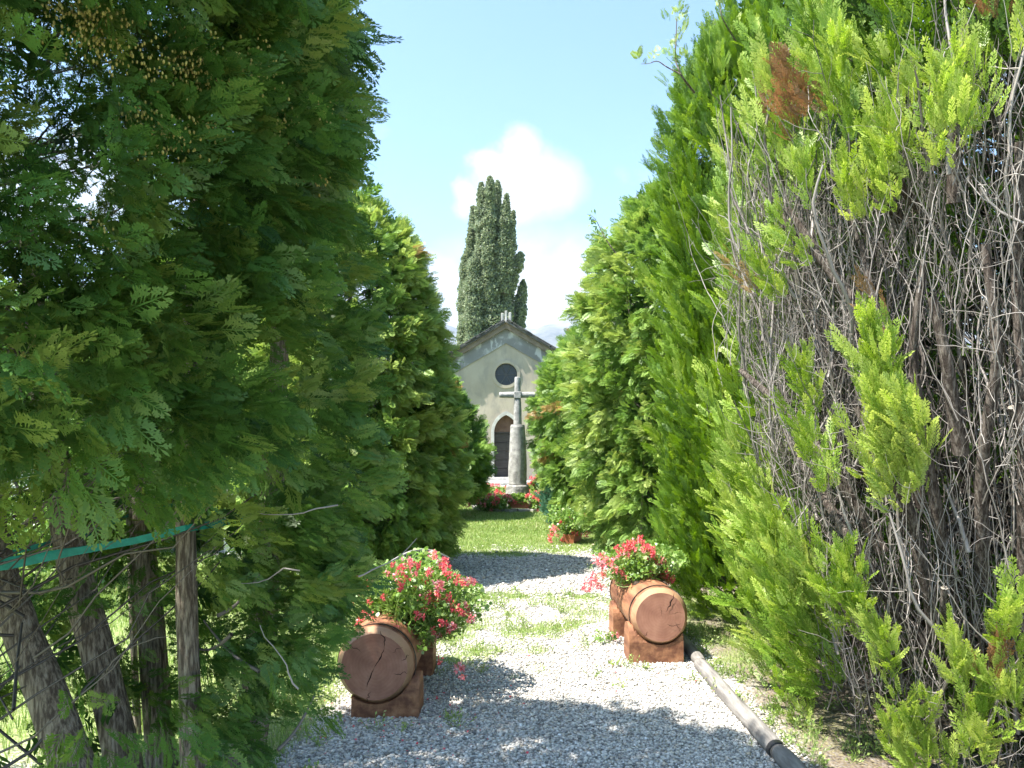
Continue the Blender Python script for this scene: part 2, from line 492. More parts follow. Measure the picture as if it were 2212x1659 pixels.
def ground_mat():
    m, t, b = new_mat('ground_mix')
    tcn = N(t, 'ShaderNodeTexCoord')
    at = N(t, 'ShaderNodeAttribute', attribute_name='turf')
    vo = N(t, 'ShaderNodeTexVoronoi', ins={'Scale': 58.0, 'Randomness': 1.0})
    LK(t, tcn.outputs['Object'], vo.inputs['Vector'])
    n1 = N(t, 'ShaderNodeTexNoise', ins={'Scale': 1.7, 'Detail': 5.0})
    LK(t, tcn.outputs['Object'], n1.inputs['Vector'])
    n2 = N(t, 'ShaderNodeTexNoise', ins={'Scale': 45.0, 'Detail': 4.0})
    LK(t, tcn.outputs['Object'], n2.inputs['Vector'])
    sc = N(t, 'ShaderNodeSeparateColor'); LK(t, vo.outputs['Color'], sc.inputs[0])
    stone = ramp(t, sc.outputs[0], [(0, (.20, .19, .185)), (.3, (.40, .39, .375)), (.7, (.56, .545, .53)), (1, (.74, .73, .70))])
    dirt = ramp(t, n2.outputs['Fac'], [(.3, (.16, .13, .09)), (.7, (.38, .34, .27))])
    gm = N(t, 'ShaderNodeMix', data_type='RGBA')
    LK(t, MATH(t, 'MULTIPLY', MATH(t, 'SUBTRACT', vo.outputs['Distance'], .35, clamp=True), 2.2, clamp=True), gm.inputs[0])
    LK(t, stone, gm.inputs[6]); LK(t, dirt, gm.inputs[7])
    soil = ramp(t, n2.outputs['Fac'], [(.35, (.15, .19, .06)), (.65, (.28, .34, .12))])
    al = N(t, 'ShaderNodeAttribute', attribute_name='litter')
    lit = ramp(t, n2.outputs['Fac'], [(.32, (.055, .038, .024)), (.6, (.16, .12, .08)), (.75, (.30, .25, .18))])
    lm = N(t, 'ShaderNodeMix', data_type='RGBA')
    LK(t, MATH(t, 'MULTIPLY', al.outputs['Fac'], MATH(t, 'ADD', .35, n2.outputs['Fac']), clamp=True), lm.inputs[0])
    LK(t, gm.outputs[2], lm.inputs[6]); LK(t, lit, lm.inputs[7])
    gm = lm
    tm = N(t, 'ShaderNodeMix', data_type='RGBA')
    fac = MATH(t, 'MULTIPLY', MATH(t, 'ADD', at.outputs['Fac'], MATH(t, 'MULTIPLY', MATH(t, 'SUBTRACT', n2.outputs['Fac'], .5), .9), clamp=True), .93)
    LK(t, fac, tm.inputs[0]); LK(t, gm.outputs[2], tm.inputs[6]); LK(t, soil, tm.inputs[7])
    LK(t, tm.outputs[2], b.inputs['Base Color'])
    b.inputs['Roughness'].default_value = .95
    b.inputs['Specular IOR Level'].default_value = .15
    bp = N(t, 'ShaderNodeBump', ins={'Strength': .8, 'Distance': .012})
    LK(t, MATH(t, 'SUBTRACT', MATH(t, 'MULTIPLY', n2.outputs['Fac'], .3), vo.outputs['Distance']), bp.inputs['Height'])
    LK(t, bp.outputs[0], b.inputs['Normal'])
    return m
g = from_np('ground', V, Q, ground_mat(), smooth=True)
at = g.data.attributes.new('turf', 'FLOAT', 'POINT')
turf = grass_amount(X, Y_)
turf = np.where((np.abs(X) > 7.2) | (Y_ > 22.5), .95, turf)
at.data.foreach_set('value', turf.ravel().astype(np.float32))
lt = np.clip((X - 1.36) * 4 + 1.2 * (fbm(X * 3, Y_ * 3, 51) - .5), 0, 1) * (X < 5)
for tx, ty, tr_ in [(-1.86, 9.4, 1.2), (-1.72, 15.7, 1.0), (-2.1, 13.6, .9), (-1.8, 3.0, .8)]:
    lt = np.maximum(lt, np.clip((tr_ - np.hypot(X - tx, Y_ - ty)) * 2.5, 0, 1))
at = g.data.attributes.new('litter', 'FLOAT', 'POINT')
at.data.foreach_set('value', lt.ravel().astype(np.float32))
tag(g, 'gravel path turning to lawn towards the cross', kind='structure')

# pebbles lying on the near part of the path
ico_bm = bmesh.new(); bmesh.ops.create_icosphere(ico_bm, subdivisions=1, radius=1)
ICO_V = np.array([v_.co[:] for v_ in ico_bm.verts]); ICO_F = np.array([[v_.index for v_ in f.verts] for f in ico_bm.faces]); ico_bm.free()
def pebble_field(n, x0, x1, y0, y1, smin, smax, bias=1.0):
    x = rng.uniform(x0, x1, n); y = y0 + (y1 - y0) * rng.uniform(0, 1, n) ** bias
    ga = grass_amount(x, y)
    k = rng.uniform(0, 1, n) > np.maximum(ga * .9, np.clip((x - 1.33) * 5, 0, .9))
    x, y = x[k], y[k]; n = len(x)
    s = rng.uniform(smin, smax, n) * np.where(rng.random(n) < .05, 1.5, 1)
    sc = np.stack([s * rng.uniform(.8, 1.35, n), s * rng.uniform(.7, 1.1, n), s * rng.uniform(.5, .8, n)], -1)
    a = rng.uniform(0, 6.283, n)
    Vv = ICO_V[None] * sc[:, None] * (1 + rng.uniform(-.14, .14, (n, len(ICO_V), 1)))
    c_, s_ = np.cos(a)[:, None], np.sin(a)[:, None]
    x_ = Vv[..., 0] * c_ - Vv[..., 1] * s_ + x[:, None]; y_ = Vv[..., 0] * s_ + Vv[..., 1] * c_ + y[:, None]
    z_ = Vv[..., 2] + (s * rng.uniform(.1, .7, n))[:, None]
    Vv = np.stack([x_, y_, z_], -1)
    Ff = ICO_F[None] + (np.arange(n) * len(ICO_V))[:, None, None]
    return Vv.reshape(-1, 3), Ff.reshape(-1, 3), np.repeat(rng.random(n), len(ICO_F))
m_peb, t_, b_ = new_mat('pebbles')
a_ = N(t_, 'ShaderNodeAttribute', attribute_name='tint')
LK(t_, ramp(t_, a_.outputs['Fac'], [(0, (.17, .16, .15)), (.2, (.35, .335, .31)), (.55, (.50, .48, .445)), (.8, (.66, .63, .57)), (.93, (.50, .42, .32)), (1, (.82, .81, .79))]), b_.inputs['Base Color'])
b_.inputs['Roughness'].default_value = .8
b_.inputs['Specular IOR Level'].default_value = .25
Vp, Fp, Tp = pebble_field(74000, -1.2, 1.5, 3.3, 7.6, .0045, .0105, 1.35)
V2, F2, T2 = pebble_field(12000, -1.4, 1.6, 7.6, 11.5, .010, .017, 1.0)
pb = from_np('gravel', np.concatenate([Vp, V2]), np.concatenate([Fp, F2 + len(Vp)]), m_peb, tint=np.concatenate([Tp, T2]), smooth=True)
tag(pb, 'pale grey gravel stones covering the path', 'gravel', kind='stuff')

# grass blades
def blades(n, x0, x1, y0, y1, hmin, hmax, wd, bias=1.0, thr=.12, tl=0, th=1.0, fac=1.0):
    x = rng.uniform(x0, x1, n); y = y0 + (y1 - y0) * rng.uniform(0, 1, n) ** bias
    k = rng.uniform(0, 1, n) < np.clip(grass_amount(x, y) * fac - thr, 0, 1)
    x, y = x[k], y[k]; n = len(x)
    h = rng.uniform(hmin, hmax, n) * (.6 + .8 * fbm(x * 2, y * 2, 21))
    a = rng.uniform(0, 6.283, n); lean = rng.normal(0, .35, (n, 2))
    dx, dy = np.cos(a) * wd / 2, np.sin(a) * wd / 2
    p0 = np.stack([x - dx, y - dy, np.full(n, -.005)], -1); p1 = np.stack([x + dx, y + dy, np.full(n, -.005)], -1)
    tip = np.stack([x + lean[:, 0] * h, y + lean[:, 1] * h, h], -1)
    mid = np.stack([x + lean[:, 0] * h * .3, y + lean[:, 1] * h * .3, h * .6], -1)
    off = np.stack([dx * .7, dy * .7, 0 * dx], -1)
    Vv = np.stack([p0, p1, mid + off, tip], 1); Vw = np.stack([p0, mid + off, tip, mid - off], 1)
    Vv = np.stack([p0, p1, mid + off, tip, mid - off], 1).reshape(-1, 3)
    i = (np.arange(n) * 5)[:, None]
    Qq = np.concatenate([i + [0, 1, 2, 4]], 0); Tt = i + [4, 2, 3, 3]
    tv = np.clip(rng.normal(.55, .2, n) + .3 * (fbm(x, y, 31) - .5), tl, th)
    return Vv, i + np.array([[0, 1, 2, 4]]), i + np.array([[4, 2, 3]]), tv
def grass_obj(name, sets, label, cat):
    bm_V, q4, q3, tv = [], [], [], []; n0 = 0
    me = bpy.data.meshes.new(name)
    for Vv, a4, a3, t in sets:
        bm_V.append(Vv); q4.append(a4 + n0); q3.append(a3 + n0); tv.append(t); n0 += len(Vv)
    Vv = np.concatenate(bm_V).astype(np.float32); a4 = np.concatenate(q4); a3 = np.concatenate(q3); t = np.concatenate(tv)
    n4, n3 = len(a4), len(a3)
    me.vertices.add(len(Vv)); me.vertices.foreach_set('co', Vv.ravel())
    me.loops.add(n4 * 4 + n3 * 3); me.loops.foreach_set('vertex_index', np.concatenate([a4.ravel(), a3.ravel()]).astype(np.int32))
    me.polygons.add(n4 + n3)
    me.polygons.foreach_set('loop_start', np.concatenate([np.arange(n4) * 4, n4 * 4 + np.arange(n3) * 3]).astype(np.int32))
    me.update(calc_edges=True)
    at_ = me.attributes.new('tint', 'FLOAT', 'FACE'); at_.data.foreach_set('value', np.concatenate([t, np.clip(t + .1, 0, 1)]).astype(np.float32))
    me.materials.append(m_grass)
    o = link(bpy.data.objects.new(name, me))
    return tag(o, label, cat, kind='stuff')
grass_obj('grass', [blades(90000, -1.3, 1.75, 3.6, 8.2, .012, .045, .004, 1.0),
    blades(110000, -3.0, 2.0, 8.0, 14, .015, .05, .007), blades(90000, -3.0, 3.0, 13, 20, .02, .06, .012),
    blades(50000, -6, -1.2, 3.2, 9, .02, .08, .006, 1.0), blades(60000, -9, -2.5, 7, 20, .03, .09, .013)],
    'short sparse grass growing through the gravel and over the lawn', 'grass')
def weeds():
    b = Bag()
    spots = [(1.20, 5.0), (1.27, 4.75), (1.40, 5.3), (1.5, 5.0), (1.55, 4.7), (1.38, 4.5), (1.5, 4.35), (1.62, 4.1), (.72, 5.35), (.84, 5.3), (.93, 5.28), (.7, 4.9), (.55, 5.1), (.1, 6.6), (-.3, 6.9), (.35, 6.2),
             (-.95, 4.25), (-.75, 4.2), (-.6, 4.15), (-.35, 4.35), (-.3, 4.2), (-1.1, 4.1), (-1.25, 4.3), (-1.0, 3.95), (.02, 8.0), (1.05, 8.2), (.9, 7.6), (-.1, 5.7), (-.2, 5.2), (.95, 9.2), (-.8, 13), (-.5, 12.6), (.8, 12.4)]
    for _ in range(60): spots.append((rng.uniform(-2.6, -.9), rng.uniform(3.6, 6.5)))
    for _ in range(110): spots.append((rng.uniform(1.38, 2.1), rng.uniform(3.7, 6.5)))
    for _ in range(40): spots.append((rng.uniform(-.9, 1.2), rng.uniform(5.6, 8.0)))
    for x, y in spots:
        n = rng.integers(5, 14); hgt = rng.uniform(.03, .11)
        d = nrm(np.stack([rng.normal(0, .6, n), rng.normal(0, .6, n), rng.uniform(.5, 1.5, n)], -1))
        base = np.array([x, y, 0]) + rng.normal(0, .015, (n, 3)) * [1, 1, 0]
        s = np.linspace(0, 1, 4)[None, :, None]
        pts = base[:, None] + d[:, None] * s * hgt
        b.tube(pts, np.full((n, 4), .0011), 3, .5)
        lp = (base[:, None] + d[:, None] * np.array([.4, .7, 1.])[None, :, None] * hgt).reshape(-1, 3)
        lf = nrm(np.repeat(d, 3, 0) + rng.normal(0, .8, (n * 3, 3)))
        q = quads_of([(0, 0, 0, 1, .28, .5)])
        emit_sprays(b, [q], lp, lf, rng.uniform(.01, .028, n * 3), rng.uniform(.4, .95, n * 3), 0)
    return tag(b.build('weeds', m_grass), 'small leafy weeds sprouting beside the timber and the planters', 'weeds', kind='stuff')
weeds()
pt = Bag()
n = 150
pp = np.concatenate([np.stack([rng.normal(-.55, .38, n), rng.normal(4.35, .42, n), np.full(n, .016)], -1), np.stack([rng.normal(.95, .4, 40), rng.normal(5.4, .5, 40), np.full(40, .016)], -1)])
emit_sprays(pt, [quads_of([(0, 0, 0, 1, .36, .5)])], pp, nrm(rng.normal(size=(len(pp), 3)) * [1, 1, .25]), rng.uniform(.009, .02, len(pp)), rng.uniform(0, .6, len(pp)), 0)
tag(pt.build('fallen_petals', m_petal), 'red geranium petals scattered over the gravel', 'petals', kind='stuff')

# ------------------------------------------------------------ far hills and mountain
def ridge(name, xs, top, Y, depth, mat, label, s=1):
    ny = 14
    tops = np.array(top); V = []
    for j in range(ny):
        f_ = j / (ny - 1)
        for i, x in enumerate(xs):
            z = tops[i] * math.sin(f_ * math.pi / 2) ** 1.2
            z *= 1 + .22 * (fbm(np.array(i * .35), np.array(j * .5), s, 4) - .5) * (0 < j)
            V.append((x, Y - depth * (1 - f_), z - 2))
    nxx = len(xs); I = np.arange(nxx * ny).reshape(ny, nxx)
    Q = np.stack([I[:-1, :-1], I[:-1, 1:], I[1:, 1:], I[1:, :-1]], -1).reshape(-1, 4)
    return tag(from_np(name, np.array(V), Q, mat, smooth=True), label, kind='structure')
m_rock = rough_mat('mountain_rock', (.07, .08, .09), (.20, .20, .20), .006, .95, .6, detail=10, bscale=.02, bdist=20)
m_wood = rough_mat('wooded_hill', (.035, .07, .03), (.10, .15, .06), .02, .95, .8, detail=10, bscale=.08, bdist=6, c3=(.20, .24, .11))
xs = np.linspace(-3500, 3500, 160)
pxs = CX + F * xs / 3600
tp = np.interp(pxs, [-400, 300, 900, 1000, 1100, 1135, 1170, 1185, 1200, 1215, 1240, 1300, 1500, 2200, 2900], [600, 640, 640, 720, 745, 722, 704, 696, 701, 697, 703, 720, 700, 660, 640])
tp = tp + (fbm(xs / 60, xs * 0, 5, 4) - .5) * 20
ridge('mountain', xs, (HY - tp) / F * 3600, 3600, 1400, m_rock, 'pale rocky mountain ridge behind the chapel', 3)
xs = np.linspace(-900, 300, 110)
pxs = CX + F * xs / 600
tp = np.interp(pxs, [-1500, 0, 300, 560, 760, 960, 1100, 1300, 1500, 2000], [640, 655, 700, 735, 760, 800, 850, 900, 940, 945]) + (fbm(xs / 14, xs * 0, 8, 4) - .5) * 22
ridge('hills', xs, (HY - tp) / F * 600, 600, 300, m_wood, 'wooded blue-green hillside beyond the left trees', 6)

# ------------------------------------------------------------ chapel
CHX, CHY = -.21, 27.0
K = CHY / F
m_plaster = rough_mat('ochre_plaster', (.325, .28, .215), (.42, .37, .295), .8, .95, .25, c3=(.42, .39, .345), bscale=20, bdist=.006, detail=10)
m_gplaster = rough_mat('grey_plaster', (.16, .158, .155), (.21, .208, .205), 1.6, .95, .3, c3=(.50, .50, .49), detail=9, bscale=20, lo=.3, hi=.56)
m_stone = rough_mat('carved_stone', (.33, .32, .30), (.50, .49, .46), 5, .9, .3)
m_slate = rough_mat('stone_slates', (.06, .06, .06), (.14, .135, .13), 3, .85, .5, c3=(.30, .29, .24))
m_under = rough_mat('cornice_stone', (.15, .12, .095), (.23, .19, .15), 5, .9, .3)
m_door = rough_mat('old_door_wood', (.035, .030, .028), (.085, .075, .07), 7, .8, .5, (.5, 1, 14), c3=(.17, .16, .155))
m_tymp = rough_mat('brown_board', (.11, .062, .045), (.16, .095, .07), 6, .8)
m_glass, t_, b_ = new_mat('window_pane')
b_.inputs['Base Color'].default_value = (.025, .028, .035, 1); b_.inputs['Roughness'].default_value = .25
def stain(m, col, scale, lo, hi, amt):
    t = m.node_tree; b = t.nodes['Principled BSDF']
    src = b.inputs['Base Color'].links[0].from_socket
    tcn = N(t, 'ShaderNodeTexCoord'); mp = N(t, 'ShaderNodeMapping'); mp.inputs['Scale'].default_value = (1.6, 1, .55)
    LK(t, tcn.outputs['Object'], mp.inputs[0])
    n = N(t, 'ShaderNodeTexNoise', ins={'Scale': scale, 'Detail': 9.0, 'Roughness': .65, 'Distortion': .6})
    LK(t, mp.outputs[0], n.inputs[0])
    mx = N(t, 'ShaderNodeMix', data_type='RGBA'); mx.inputs[7].default_value = (*col, 1)
    LK(t, MATH(t, 'MULTIPLY', MATH(t, 'DIVIDE', MATH(t, 'SUBTRACT', n.outputs['Fac'], lo), hi - lo, clamp=True), amt), mx.inputs[0])
    LK(t, src, mx.inputs[6]); LK(t, mx.outputs[2], b.inputs['Base Color'])
stain(m_plaster, (.22, .21, .19), 1.3, .5, .68, .75)
stain(m_gplaster, (.46, .46, .45), 2.2, .55, .6, .8)
ch = empty('chapel', (CHX, CHY, 0), 'small ochre chapel with slate gable roof, round window and pointed doorway', 'chapel')
def plate(name, outer, holes, y0, y1, mat, parent):
    """outline with holes in the XZ plane extruded from y0 to y1"""
    bm = bmesh.new(); loops = []
    for lp in [outer] + holes:
        vs = [bm.verts.new((x, y0, z)) for x, z in lp]
        for i in range(len(vs)): bm.edges.new((vs[i], vs[(i + 1) % len(vs)]))
        loops.append(vs)
    bmesh.ops.triangle_fill(bm, use_beauty=True, use_dissolve=False, edges=bm.edges[:], normal=(0, -1, 0))
    fs = bm.faces[:]
    r = bmesh.ops.extrude_face_region(bm, geom=fs)
    for e in r['geom']:
        if isinstance(e, bmesh.types.BMVert): e.co.y = y1
    bmesh.ops.recalc_face_normals(bm, faces=bm.faces[:])
    return bm_obj(name, bm, mat, parent)
def arch(w_, z0, zs, zt, n=12):
    """pointed arch outline, counter-clockwise from the lower left"""
    pts = [(-w_, z0), (w_, z0), (w_, zs)]
    h = zt - zs
    Rr = (w_ * w_ + h * h) / (2 * w_)
    for i in range(1, n):
        a = i / n * math.asin(h / Rr)
        pts.append((w_ - Rr + Rr * math.cos(a), zs + Rr * math.sin(a)))
    pts.append((0, zt))
    for x, z in pts[-2:2:-1]: pts.append((-x, z))
    pts.append((-w_, zs))
    return pts
circle = lambda cx, cz, r, n=40: [(cx + r * math.cos(i * 2 * math.pi / n), cz + r * math.sin(i * 2 * math.pi / n)) for i in range(n)]
HW, ZE, ZA = 2.35, 4.28, 5.69
OZ = 3.93
door_in = arch(.43, .25, 1.86, 2.50)
plate('wall', [(-HW, 0), (HW, 0), (HW, ZE), (0, ZA - .06), (-HW, ZE)], [door_in, circle(0, OZ, .40)], 0, .45, m_plaster, ch)
bm = bmesh.new()
add_box(bm, -HW, -HW + .4, .452, 7, 0, ZE); add_box(bm, HW - .4, HW, .452, 7, 0, ZE); add_box(bm, -HW + .4, HW - .4, 6.6, 7, 0, ZE)
bm_obj('side_walls', bm, m_plaster, ch)
sl = (ZA - ZE) / HW
plate('gable_band', [(-HW, ZE), (-HW, ZE - .60), (0, ZA - .66), (HW, ZE - .60), (HW, ZE), (0, ZA - .03)], [], -.04, -.003, m_gplaster, ch)
plate('cornice', [(-HW - .3, ZE - .18 + .13), (-HW - .3, ZE - .18 - .10), (0, ZA - .15), (HW + .3, ZE - .18 - .10), (HW + .3, ZE - .18 + .13), (0, ZA + .06)], [], -.17, -.043, m_under, ch)
bm = bmesh.new()
for sg in (-1, 1):
    L = math.hypot(HW + .38, sl * (HW + .38)); ang = math.atan(sl)
    M = Matrix.Translation((0, 0, ZA + .04)) @ Matrix.Rotation(sg * ang, 4, 'Y')
    x0, x1 = (0, L) if sg > 0 else (-L, 0)
    add_box(bm, x0, x1, -.28, 7.2, .015, .06, M)
    n = 16
    for row in range(3):
        for i in range(n):
            a0 = i * L / n + random.uniform(-.03, .03); a1 = a0 + L / n * random.uniform(.9, 1.2)
            zz = .062 + row * .028 + random.uniform(-.003, .006)
            yy0 = -.30 - random.uniform(-.03, .06)
            if sg < 0: a0, a1 = -a1, -a0
            add_box(bm, a0, a1, yy0, yy0 + .5, zz, zz + .022, M)
    for j in range(14):
        for i in range(12):
            a0 = i * L / 12; a1 = a0 + L / 12 * 1.15
            if sg < 0: a0, a1 = -a1, -a0
            zz = .07 + random.uniform(0, .03)
            add_box(bm, a0, a1, .2 + j * .5, .2 + j * .5 + .53, zz, zz + .03, M @ Matrix.Rotation(random.uniform(-.02, .02), 4, 'Z'))
bm_obj('roof', bm, m_slate, ch)
plate('door_surround', arch(.535, .27, 1.86, 2.62), [arch(.425, .275, 1.86, 2.485)], -.07, .14, m_stone, ch)
bm = bmesh.new()
for i in range(5):
    for k in range(2):
        x0 = -.42 + k * .422
        z0 = .262 + i * .312
        add_box(bm, x0, x0 + .418, .20, .25, z0, z0 + .302, bev=.006)
bm_obj('door', bm, m_door, ch)
plate('tympanum', [(x, max(z, 1.84)) for x, z in arch(.425, 1.84, 1.86, 2.49)][0:], [], .18, .24, m_tymp, ch)
plate('transom', [(-.42, 1.825), (.42, 1.825), (.42, 1.87), (-.42, 1.87)], [], .155, .178, m_door, ch)
wn = plate('window', circle(0, OZ, .50), [circle(0, OZ, .395)], -.035, .16, m_gplaster if False else m_plaster, ch)
plate('pane', circle(0, OZ, .405), [], .18, .20, m_glass, wn)
bm = bmesh.new()
for i in range(3):
    M = Matrix.Translation((0, .165, OZ)) @ Matrix.Rotation(i * math.pi / 3, 4, 'Y')
    add_box(bm, -.39, .39, -.008 - i * .001, .008 + i * .001, -.011, .011, M)
bm_obj('glazing_bar', bm, m_slate, wn)
bm = bmesh.new(); add_box(bm, -.62, .62, -.25, .12, .162, .262, bev=.01); bm_obj('threshold', bm, m_stone, ch)
bm = bmesh.new()
add_box(bm, -1.75, 1.75, -1.1, -.003, .06, .16, bev=.015); add_box(bm, -1.7, 1.7, -1.05, -.003, -.05, .058)
bm_obj('platform', bm, m_stone, ch)
bm = bmesh.new(); add_box(bm, -1.0, .9, -1.55, -1.102, -.04, .045, bev=.012); bm_obj('step', bm, m_stone, ch)
for dx, hh, ww in ((-.13, .28, .10), (0, .36, .09), (.14, .30, .10)):
    bm = bmesh.new(); add_box(bm, dx - ww / 2, dx + ww / 2, -.14, .10, ZA + .06, ZA + .12 + hh, bev=.02); bm_obj('ridge_stone', bm, m_stone, ch)

# ------------------------------------------------------------ stone cross
m_granite = rough_mat('lichened_granite', (.22, .215, .20), (.42, .41, .38), 12, .95, .9, c3=(.52, .52, .46), bscale=40, bdist=.012, detail=10)
def lathe(name, rings, mat, parent, sides=40, wob=.03, seed=1, cap=True):
    """rings: (z, r)"""
    zs = np.interp(np.linspace(0, 1, 46), np.linspace(0, 1, len(rings)), [r[0] for r in rings]); rs = np.interp(np.linspace(0, 1, 46), np.linspace(0, 1, len(rings)), [r[1] for r in rings])
    a = np.arange(sides) * 2 * np.pi / sides
    A, Zz = np.meshgrid(a, zs); Rr = np.repeat(rs[:, None], sides, 1)
    Rr = Rr * (1 + wob * (noise2(np.cos(A) * 3 + 5, np.sin(A) * 3 + Zz * 6, seed) + .6 * noise2(np.cos(A) * 9, np.sin(A) * 9 + Zz * 17, seed) - .8))
    V = np.stack([Rr * np.cos(A), Rr * np.sin(A), Zz], -1).reshape(-1, 3)
    I = np.arange(len(V)).reshape(len(zs), sides)
    Q = np.stack([I[:-1], np.roll(I, -1, 1)[:-1], np.roll(I, -1, 1)[1:], I[1:]], -1).reshape(-1, 4)
    me = bpy.data.meshes.new(name); me.from_pydata([tuple(x) for x in V], [], [tuple(int(i) for i in q) for q in Q] + [tuple(int(i) for i in I[-1])] + [tuple(int(i) for i in I[0][::-1])])
    me.polygons.foreach_set('use_smooth', [True] * len(Q) + [False, False]); me.materials.append(mat)
    return link(bpy.data.objects.new(name, me), parent)
cr = empty('stone_cross', (.13, 17.6, 0), 'rough granite cross on a tall tapering round stone pillar before the chapel', 'cross')
lathe('base_drum', [(0, .285), (.1, .28), (.3, .275), (.45, .268), (.53, .268), (.56, .25)], m_granite, cr, wob=.07, seed=2)
lathe('pillar', [(.552, .208), (.9, .212), (1.3, .195), (1.7, .178), (1.9, .170), (1.95, .155)], m_granite, cr, wob=.05, seed=4)
lathe('shaft', [(1.945, .098), (2.1, .092), (2.3, .092), (2.5, .08), (2.55, .075), (2.78, .073), (2.95, .07), (3.03, .068), (3.055, .055)], m_granite, cr, wob=.06, seed=6)
for sg in (-1, 1):
    a1 = lathe('arm', [(.075, .070), (.2, .07), (.35, .066), (.40, .066), (.425, .055)], m_granite, cr, wob=.07, seed=8 + sg)
    a1.rotation_euler = (0, sg * R(90), 0); a1.location = (0, 0, 2.64)
bm = bmesh.new(); add_box(bm, -.081, .081, -.088, .088, 2.56, 2.715, bev=.01); bm_obj('joint_block', bm, m_granite, cr)
bm = bmesh.new()
for i in range(22):
    a = i * 2 * math.pi / 22
    M = Matrix.Translation((.93 * math.cos(a), .93 * math.sin(a), 0)) @ Matrix.Rotation(a, 4, 'Z')
    add_box(bm, -.12, .12 + random.uniform(-.02, .03), -.13, .12, -.03, .075 + random.uniform(-.02, .01), M, bev=.012)
kb = bm_obj('stone_kerb', bm, m_granite); kb.location = (.13, 17.6, 0)
tag(kb, 'low ring of rough kerb stones around the foot of the cross', 'kerb')

# ------------------------------------------------------------ log planters
m_log = rough_mat('varnished_log', (.15, .062, .035), (.33, .155, .08), 9, .65, .5, (1.6, .22, 1.6), c3=(.40, .22, .12), bscale=22, bdist=.006, lo=.4, hi=.6, detail=9)
m_cham = rough_mat('pale_chamfer', (.30, .165, .09), (.44, .26, .15), 6, .6, .25)
m_crack, t_, b_ = new_mat('crack_shadow'); b_.inputs['Base Color'].default_value = (.03, .012, .008, 1); b_.inputs['Roughness'].default_value = 1
m_iron, t_, b_ = new_mat('black_hoop'); b_.inputs['Base Color'].default_value = (.035, .036, .04, 1); b_.inputs['Roughness'].default_value = .5; b_.inputs['Metallic'].default_value = .6
m_soil = rough_mat('soil', (.05, .035, .025), (.10, .07, .05), 30, .95, .8)
def endgrain():
    m, t, b = new_mat('end_grain')
    tcn = N(t, 'ShaderNodeTexCoord')
    sp = N(t, 'ShaderNodeSeparateXYZ'); LK(t, tcn.outputs['Object'], sp.inputs[0])
    d = MATH(t, 'SQRT', MATH(t, 'ADD', MATH(t, 'POWER', sp.outputs[0], 2), MATH(t, 'POWER', sp.outputs[2], 2)))
    n1 = N(t, 'ShaderNodeTexNoise', ins={'Scale': 9.0, 'Detail': 5.0}); LK(t, tcn.outputs['Object'], n1.inputs[0])
    rg = MATH(t, 'SINE', MATH(t, 'ADD', MATH(t, 'MULTIPLY', d, 330.0), MATH(t, 'MULTIPLY', n1.outputs['Fac'], 14.0)))
    f_ = MATH(t, 'ADD', MATH(t, 'MULTIPLY', rg, .025), n1.outputs['Fac'])
    LK(t, ramp(t, f_, [(.3, (.27, .115, .075)), (.55, (.38, .18, .12)), (.8, (.48, .25, .17))]), b.inputs['Base Color'])
    b.inputs['Roughness'].default_value = .75
    bp = N(t, 'ShaderNodeBump', ins={'Strength': .35, 'Distance': .003}); LK(t, f_, bp.inputs['Height']); LK(t, bp.outputs[0], b.inputs['Normal'])
    return m
m_end = endgrain()
